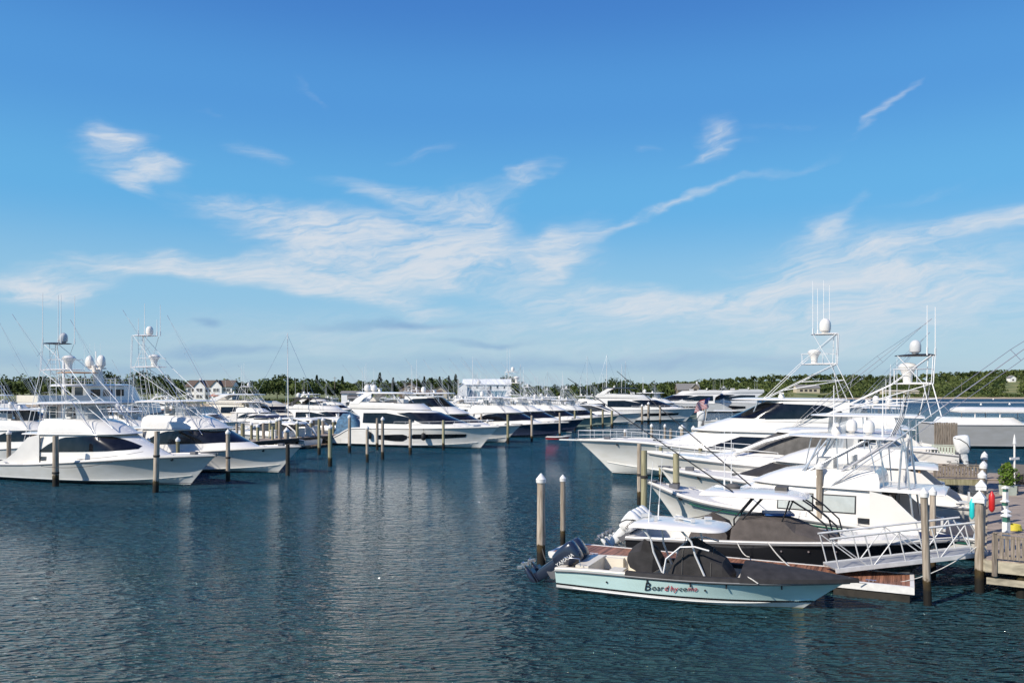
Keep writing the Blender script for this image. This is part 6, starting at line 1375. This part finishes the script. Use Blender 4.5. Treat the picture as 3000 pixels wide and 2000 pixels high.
tree(1485, 1107, 470, 6, 'round topped oak rising right of the boathouse roof', grp='oaks on the shore'); tree(1796, 1111, 520, 9, 'wide oak clump behind the row of masts', grp='oaks on the shore'); tree(322, 1093, 400, 6, 'dark oak between the two left towers', grp='oaks on the shore'); tree(433, 1096, 395, 7.5, 'big dark oak left of the large white house', grp='oaks on the shore'); tree(812, 1100, 430, 7, 'tall oak right of the sailboat mast', grp='oaks on the shore')
HWHT = mat('white clapboard', (.86, .85, .82), .7, var=.08); HCRM = mat('cream clapboard', (.55, .48, .36), .7); HBRN = mat('cedar shingle wall', (.20, .15, .11), .8, var=.2); ROOFB = mat('brown shingle roof', (.14, .10, .075), .85, var=.2); ROOFW = mat('white metal roof', (.85, .85, .84), .4); ROOFG = mat('grey shingle roof', (.22, .21, .20), .85, var=.2); BLUEF = mat('blue painted frame', (.05, .19, .27), .5); BLUEL = mat('pale blue panel', (.30, .43, .50), .5); DKW = mat('house window', (.03, .035, .045), .15)
def gable(mb_w, mb_r, x0, x1, y0, y1, z0, ze, zr, axis='X', ov=.5):
    """walls and gable roof; axis = direction of the ridge"""
    if axis == 'X':
        ym = (y0+y1)/2
        mb_w.add([(x0, y0, z0), (x1, y0, z0), (x1, y1, z0), (x0, y1, z0), (x0, y0, ze), (x1, y0, ze), (x1, y1, ze), (x0, y1, ze), (x0, ym, zr), (x1, ym, zr)], [(0, 1, 5, 4), (2, 3, 7, 6), (1, 2, 6, 9, 5), (3, 0, 4, 8, 7)])
        for s in (-1, 1):
            ye = y0-ov if s < 0 else y1+ov; dz = (zr-ze)/(ym-y0)*ov
            mb_r.add([(x0-ov, ye, ze-dz+.05), (x1+ov, ye, ze-dz+.05), (x1+ov, ym, zr+.05), (x0-ov, ym, zr+.05), (x0-ov, ye, ze-dz+.3), (x1+ov, ye, ze-dz+.3), (x1+ov, ym, zr+.3), (x0-ov, ym, zr+.3)], [(0, 1, 2, 3), (7, 6, 5, 4), (0, 4, 5, 1), (1, 5, 6, 2), (3, 2, 6, 7), (0, 3, 7, 4)])
    else:
        xm = (x0+x1)/2
        mb_w.add([(x0, y0, z0), (x1, y0, z0), (x1, y1, z0), (x0, y1, z0), (x0, y0, ze), (x1, y0, ze), (x1, y1, ze), (x0, y1, ze), (xm, y0, zr), (xm, y1, zr)], [(0, 1, 5, 8, 4), (2, 3, 7, 9, 6), (1, 2, 6, 5), (3, 0, 4, 7)])
        for s in (-1, 1):
            xe = x0-ov if s < 0 else x1+ov; dz = (zr-ze)/(xm-x0)*ov
            mb_r.add([(xe, y0-ov, ze-dz+.05), (xe, y1+ov, ze-dz+.05), (xm, y1+ov, zr+.05), (xm, y0-ov, zr+.05), (xe, y0-ov, ze-dz+.3), (xe, y1+ov, ze-dz+.3), (xm, y1+ov, zr+.3), (xm, y0-ov, zr+.3)], [(0, 1, 2, 3), (7, 6, 5, 4), (0, 4, 5, 1), (1, 5, 6, 2), (3, 2, 6, 7), (0, 3, 7, 4)])
def house(name, px, Y, w_, dp, ze, zr, lab, wm_, rm_, wins, gables=(), z0=None, rz=0, chim=None, cat='house', roofax='X'):
    X = (px-1500)/F*Y; g = ground(X, Y) if z0 is None else z0; root = empty(name, (X, Y, g), rz, lab, cat)
    a, b_ = MB(), MB(); gable(a, b_, -w_/2, w_/2, 0, dp, -1, ze, zr, roofax)
    a.build('wall', wm_, root, 0); b_.build('roof', rm_, root, 0)
    for (gx, gw, gze, gzr, dy) in gables:
        a, b_ = MB(), MB(); gable(a, b_, gx-gw/2, gx+gw/2, -dy, dp*.5, -1, gze, gzr, 'Y', .4); a.build('gable_wall', wm_, root, 0); b_.build('gable_roof', rm_, root, 0)
    for (x, z, ww, wh_, dy) in wins:
        mb = MB(); mb.box((x, -dy-.03, z), (ww, .06, wh_)); fr = mb.build('window', DKW, root, 0)
        mb = MB(); t = .14
        for q in (-1, 1): mb.box((x+q*(ww/2+t/2), -dy-.06, z), (t, .12, wh_+2*t)); mb.box((x, -dy-.06, z+q*(wh_/2+t/2)), (ww, .11, t))
        mb.box((x, -dy-.07, z), (.08, .1, wh_)); mb.build('frame', HWHT if rm_ is not ROOFG else HBRN, fr, 0)
    if chim: mb = MB(); mb.box(chim[:3], (.9, .9, chim[3])); mb.build('chimney', HWHT, root, 0)
    return root
# large white house
wl = [(x, z, 1.4, 1.5, 0) for x in (-9.8, -7.9, 8.0, 9.8) for z in (2.0, 5.2)]+[(x, z, 1.2, 1.6, 1.5) for x in (-5.0, -3.4, 3.4, 5.0) for z in (2.0, 5.2)]+[(x, 2.0, 1.4, 1.9, 0) for x in (-1, 1)]+[(x, 5.0, 1.4, 1.5, 0) for x in (-1, 1)]
house('shore_house', 612, 398, 23, 11, 6.9, 9.9, 'large white two gabled house on the left shore', HWHT, ROOFB, wl, ((-4.2, 5.4, 7.0, 9.8, 1.5), (4.2, 5.4, 7.0, 9.8, 1.5)), chim=(-5.8, 4, 9.8, 2.4))
mb = MB(); mb.lathe([(2.6, 0), (.1, 1.4)], (0, 0, 0), 8); mb.tube([(0, 0, -2.4), (0, 0, .2)], .08); o = mb.build('garden_umbrella', mat('terracotta canvas', (.45, .17, .10), .8), None, 0, WY(628, 1160, 385)); tag(o, 'terracotta parasol in front of the large white house', 'umbrella')
house('shore_shed', 1025, 352, 7.6, 5, 4.2, 5.0, 'small flat roofed white shed with dark front near the beach', HWHT, ROOFG, [(1.0, 2.4, 4.0, 2.0, 0)], z0=1.5)
house('shore_shed', 1037, 345, 4.6, 4, 2.2, 2.9, 'weathered low hut in front of the small white shed', mat('grey shingle wall', (.33, .30, .25), .8, var=.25), ROOFG, [(-.6, .9, .7, .9, 0)], z0=1.3)
house('beach_tent', 1070, 355, 4, 4, 2.2, 4.6, 'small white peaked tent right of the shed', ROOFW, ROOFW, [], z0=1.5, cat='tent')
house('shore_house', 1198, 440, 11, 9, 5.5, 8.6, 'brown gabled house with large gable window on the shore', HBRN, ROOFB, [(-2, 3.4, 1.6, 1.6, 0), (0, 3.4, 1.6, 2.0, 0), (2, 3.4, 1.6, 1.6, 0), (0, 6.4, 1.8, 1.0, 0)], roofax='Y')
house('shore_house', 1240, 405, 18, 8, 3.6, 5.4, 'long low brown shore building left of the spruces', HBRN, ROOFB, [(x, 1.9, 1.4, 1.3, 0) for x in (-7, -4, -1, 2, 5)])
house('shore_house', 1287, 425, 8, 7, 4.6, 6.9, 'cream gabled cottage between the spruces', HCRM, ROOFB, [(-1.5, 2.6, 1.1, 1.3, 0), (1.5, 2.6, 1.1, 1.3, 0)], roofax='Y')
# boathouse
X = (1420-1500)/F*352; root = empty('boathouse', (X, 352, 1.4), 0, 'white boathouse with white metal roof and blue framed doors', 'boathouse')
a, b_ = MB(), MB(); gable(a, b_, -9.5, 11.3, 0, 11, -1, 8.2, 10.4, 'X', .5); a.build('wall', HWHT, root, 0); b_.build('roof', ROOFW, root, 0)
a, b_ = MB(), MB(); gable(a, b_, -11.4, -7.6, -3, 4, -1, 7.2, 8.6, 'Y', .3); a.build('gable_wall', HWHT, root, 0); b_.build('gable_roof', ROOFW, root, 0)
for x in (-5.3, -2.7, -.1, 3.6, 6.2, 8.8):
    mb = MB(); mb.box((x, -.08, 2.6), (2.1, .1, 4.8)); dr = mb.build('door_panel', BLUEL, root, 0); mb = MB()
    for q in (-1.15, 1.15): mb.box((x+q, -.14, 2.7), (.24, .2, 5.4))
    mb.box((x, -.13, 5.2), (2.06, .18, .35)); mb.box((x, -.13, 3.0), (2.06, .16, .14)); mb.build('door_frame', BLUEF, dr, 0)
for x in (-6.4, -3.4, -.4, 2.6, 5.6, 8.6):
    mb = MB(); mb.box((x, -.05, 7.0), (.7, .1, 1.0)); mb.build('window', DKW, root, 0)
mb = MB(); mb.box((-9.5, -3.04, 2.6), (.7, .1, 1.3)); mb.build('window', DKW, root, 0)
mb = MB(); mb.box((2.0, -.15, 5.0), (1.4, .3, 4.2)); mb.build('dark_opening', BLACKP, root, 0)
house('shore_house', 2018, 545, 15, 10, 5.6, 9.6, 'grey shingled house with dormer and porch on the right shore', mat('weathered shingle wall', (.26, .22, .17), .8, var=.25), ROOFG, [(x, 2.2, 1.5, 1.6, 0) for x in (-5, -2)]+[(4.2, 2.2, 1.4, 1.8, 1.2), (4.2, 5.4, 1.4, 1.6, 1.2)], ((4.2, 5, 7.0, 9.4, 1.2),), chim=(6.6, 5, 10, 2.6))
house('shore_house', 2368, 690, 20, 9, 4.4, 7.0, 'pale house with grey hipped roof seen through the big tower legs', HCRM, ROOFG, [(x, 2.2, 2.2, 1.6, 0) for x in (-6, -2, 2, 6)])
house('shore_house', 2642, 690, 30, 9, 3.0, 4.0, 'long low cream building on the slope right of the second tower', HCRM, HCRM, [(x, 1.3, 2.2, 1.2, 0) for x in (-10, -5, 0, 5, 10)])
house('shore_house', 2968, 850, 6.5, 6, 4.2, 6.6, 'tiny white cottage high on the hill at the right', HWHT, ROOFG, [(0, 2, 1.6, 1.4, 0)], roofax='Y', z0=15.5)
# utility poles
for px, yt, lab in ((981, 1103, 'utility pole on the left shore woods'), (1343, 1112, 'slim pole beside the boathouse'), (2817, 1118, 'pole on the right hillside')):
    Y = 400 if px < 2000 else 690; X = (px-1500)/F*Y; g = ground(X, Y); zt = HC+(HY-yt)/F*Y; mb = MB(); mb.tube([(0, 0, -.5), (0, 0, zt-g)], .2, 6, .13); mb.box((0, 0, zt-g-.8), (2.0, .14, .14)); o = mb.build('utility_pole', PLANKD, None, 60, (X, Y, g)); tag(o, lab, 'utility pole', 'utility poles on the far shore')
# potted shrubs on the pier
for p, s, lab in ((PP(20.2, 1.1, PZ), 1.0, 'bright green potted shrub beside the pier piles'), (PP(22.5, 3.9, PZ), 1.0, 'green potted shrub at the right edge of the picture')):
    root = empty('potted_shrub', p, 0, lab, 'plant', 'potted shrubs on the pier'); mb = MB(); mb.box((0, 0, .28), (.62, .62, .56), taper=1.1); mb.build('planter', SAGE, root, 0); vs, fs = [], []
    for q in range(900):
        t = rr.random(); a = rr.uniform(0, 6.28); R_ = .46*math.sin(math.pi*(t*.85+.12))*rr.uniform(.4, 1.15)*(1+.35*math.sin(a*3+t*7)); clump(vs, fs, Vector((R_*math.cos(a), R_*math.sin(a), .5+1.4*t)), .075)
    me = bpy.data.meshes.new('foliage'); me.from_pydata(vs, [], fs); me.materials.append(SHRUB); o = bpy.data.objects.new('foliage', me); col.objects.link(o); o.parent = root
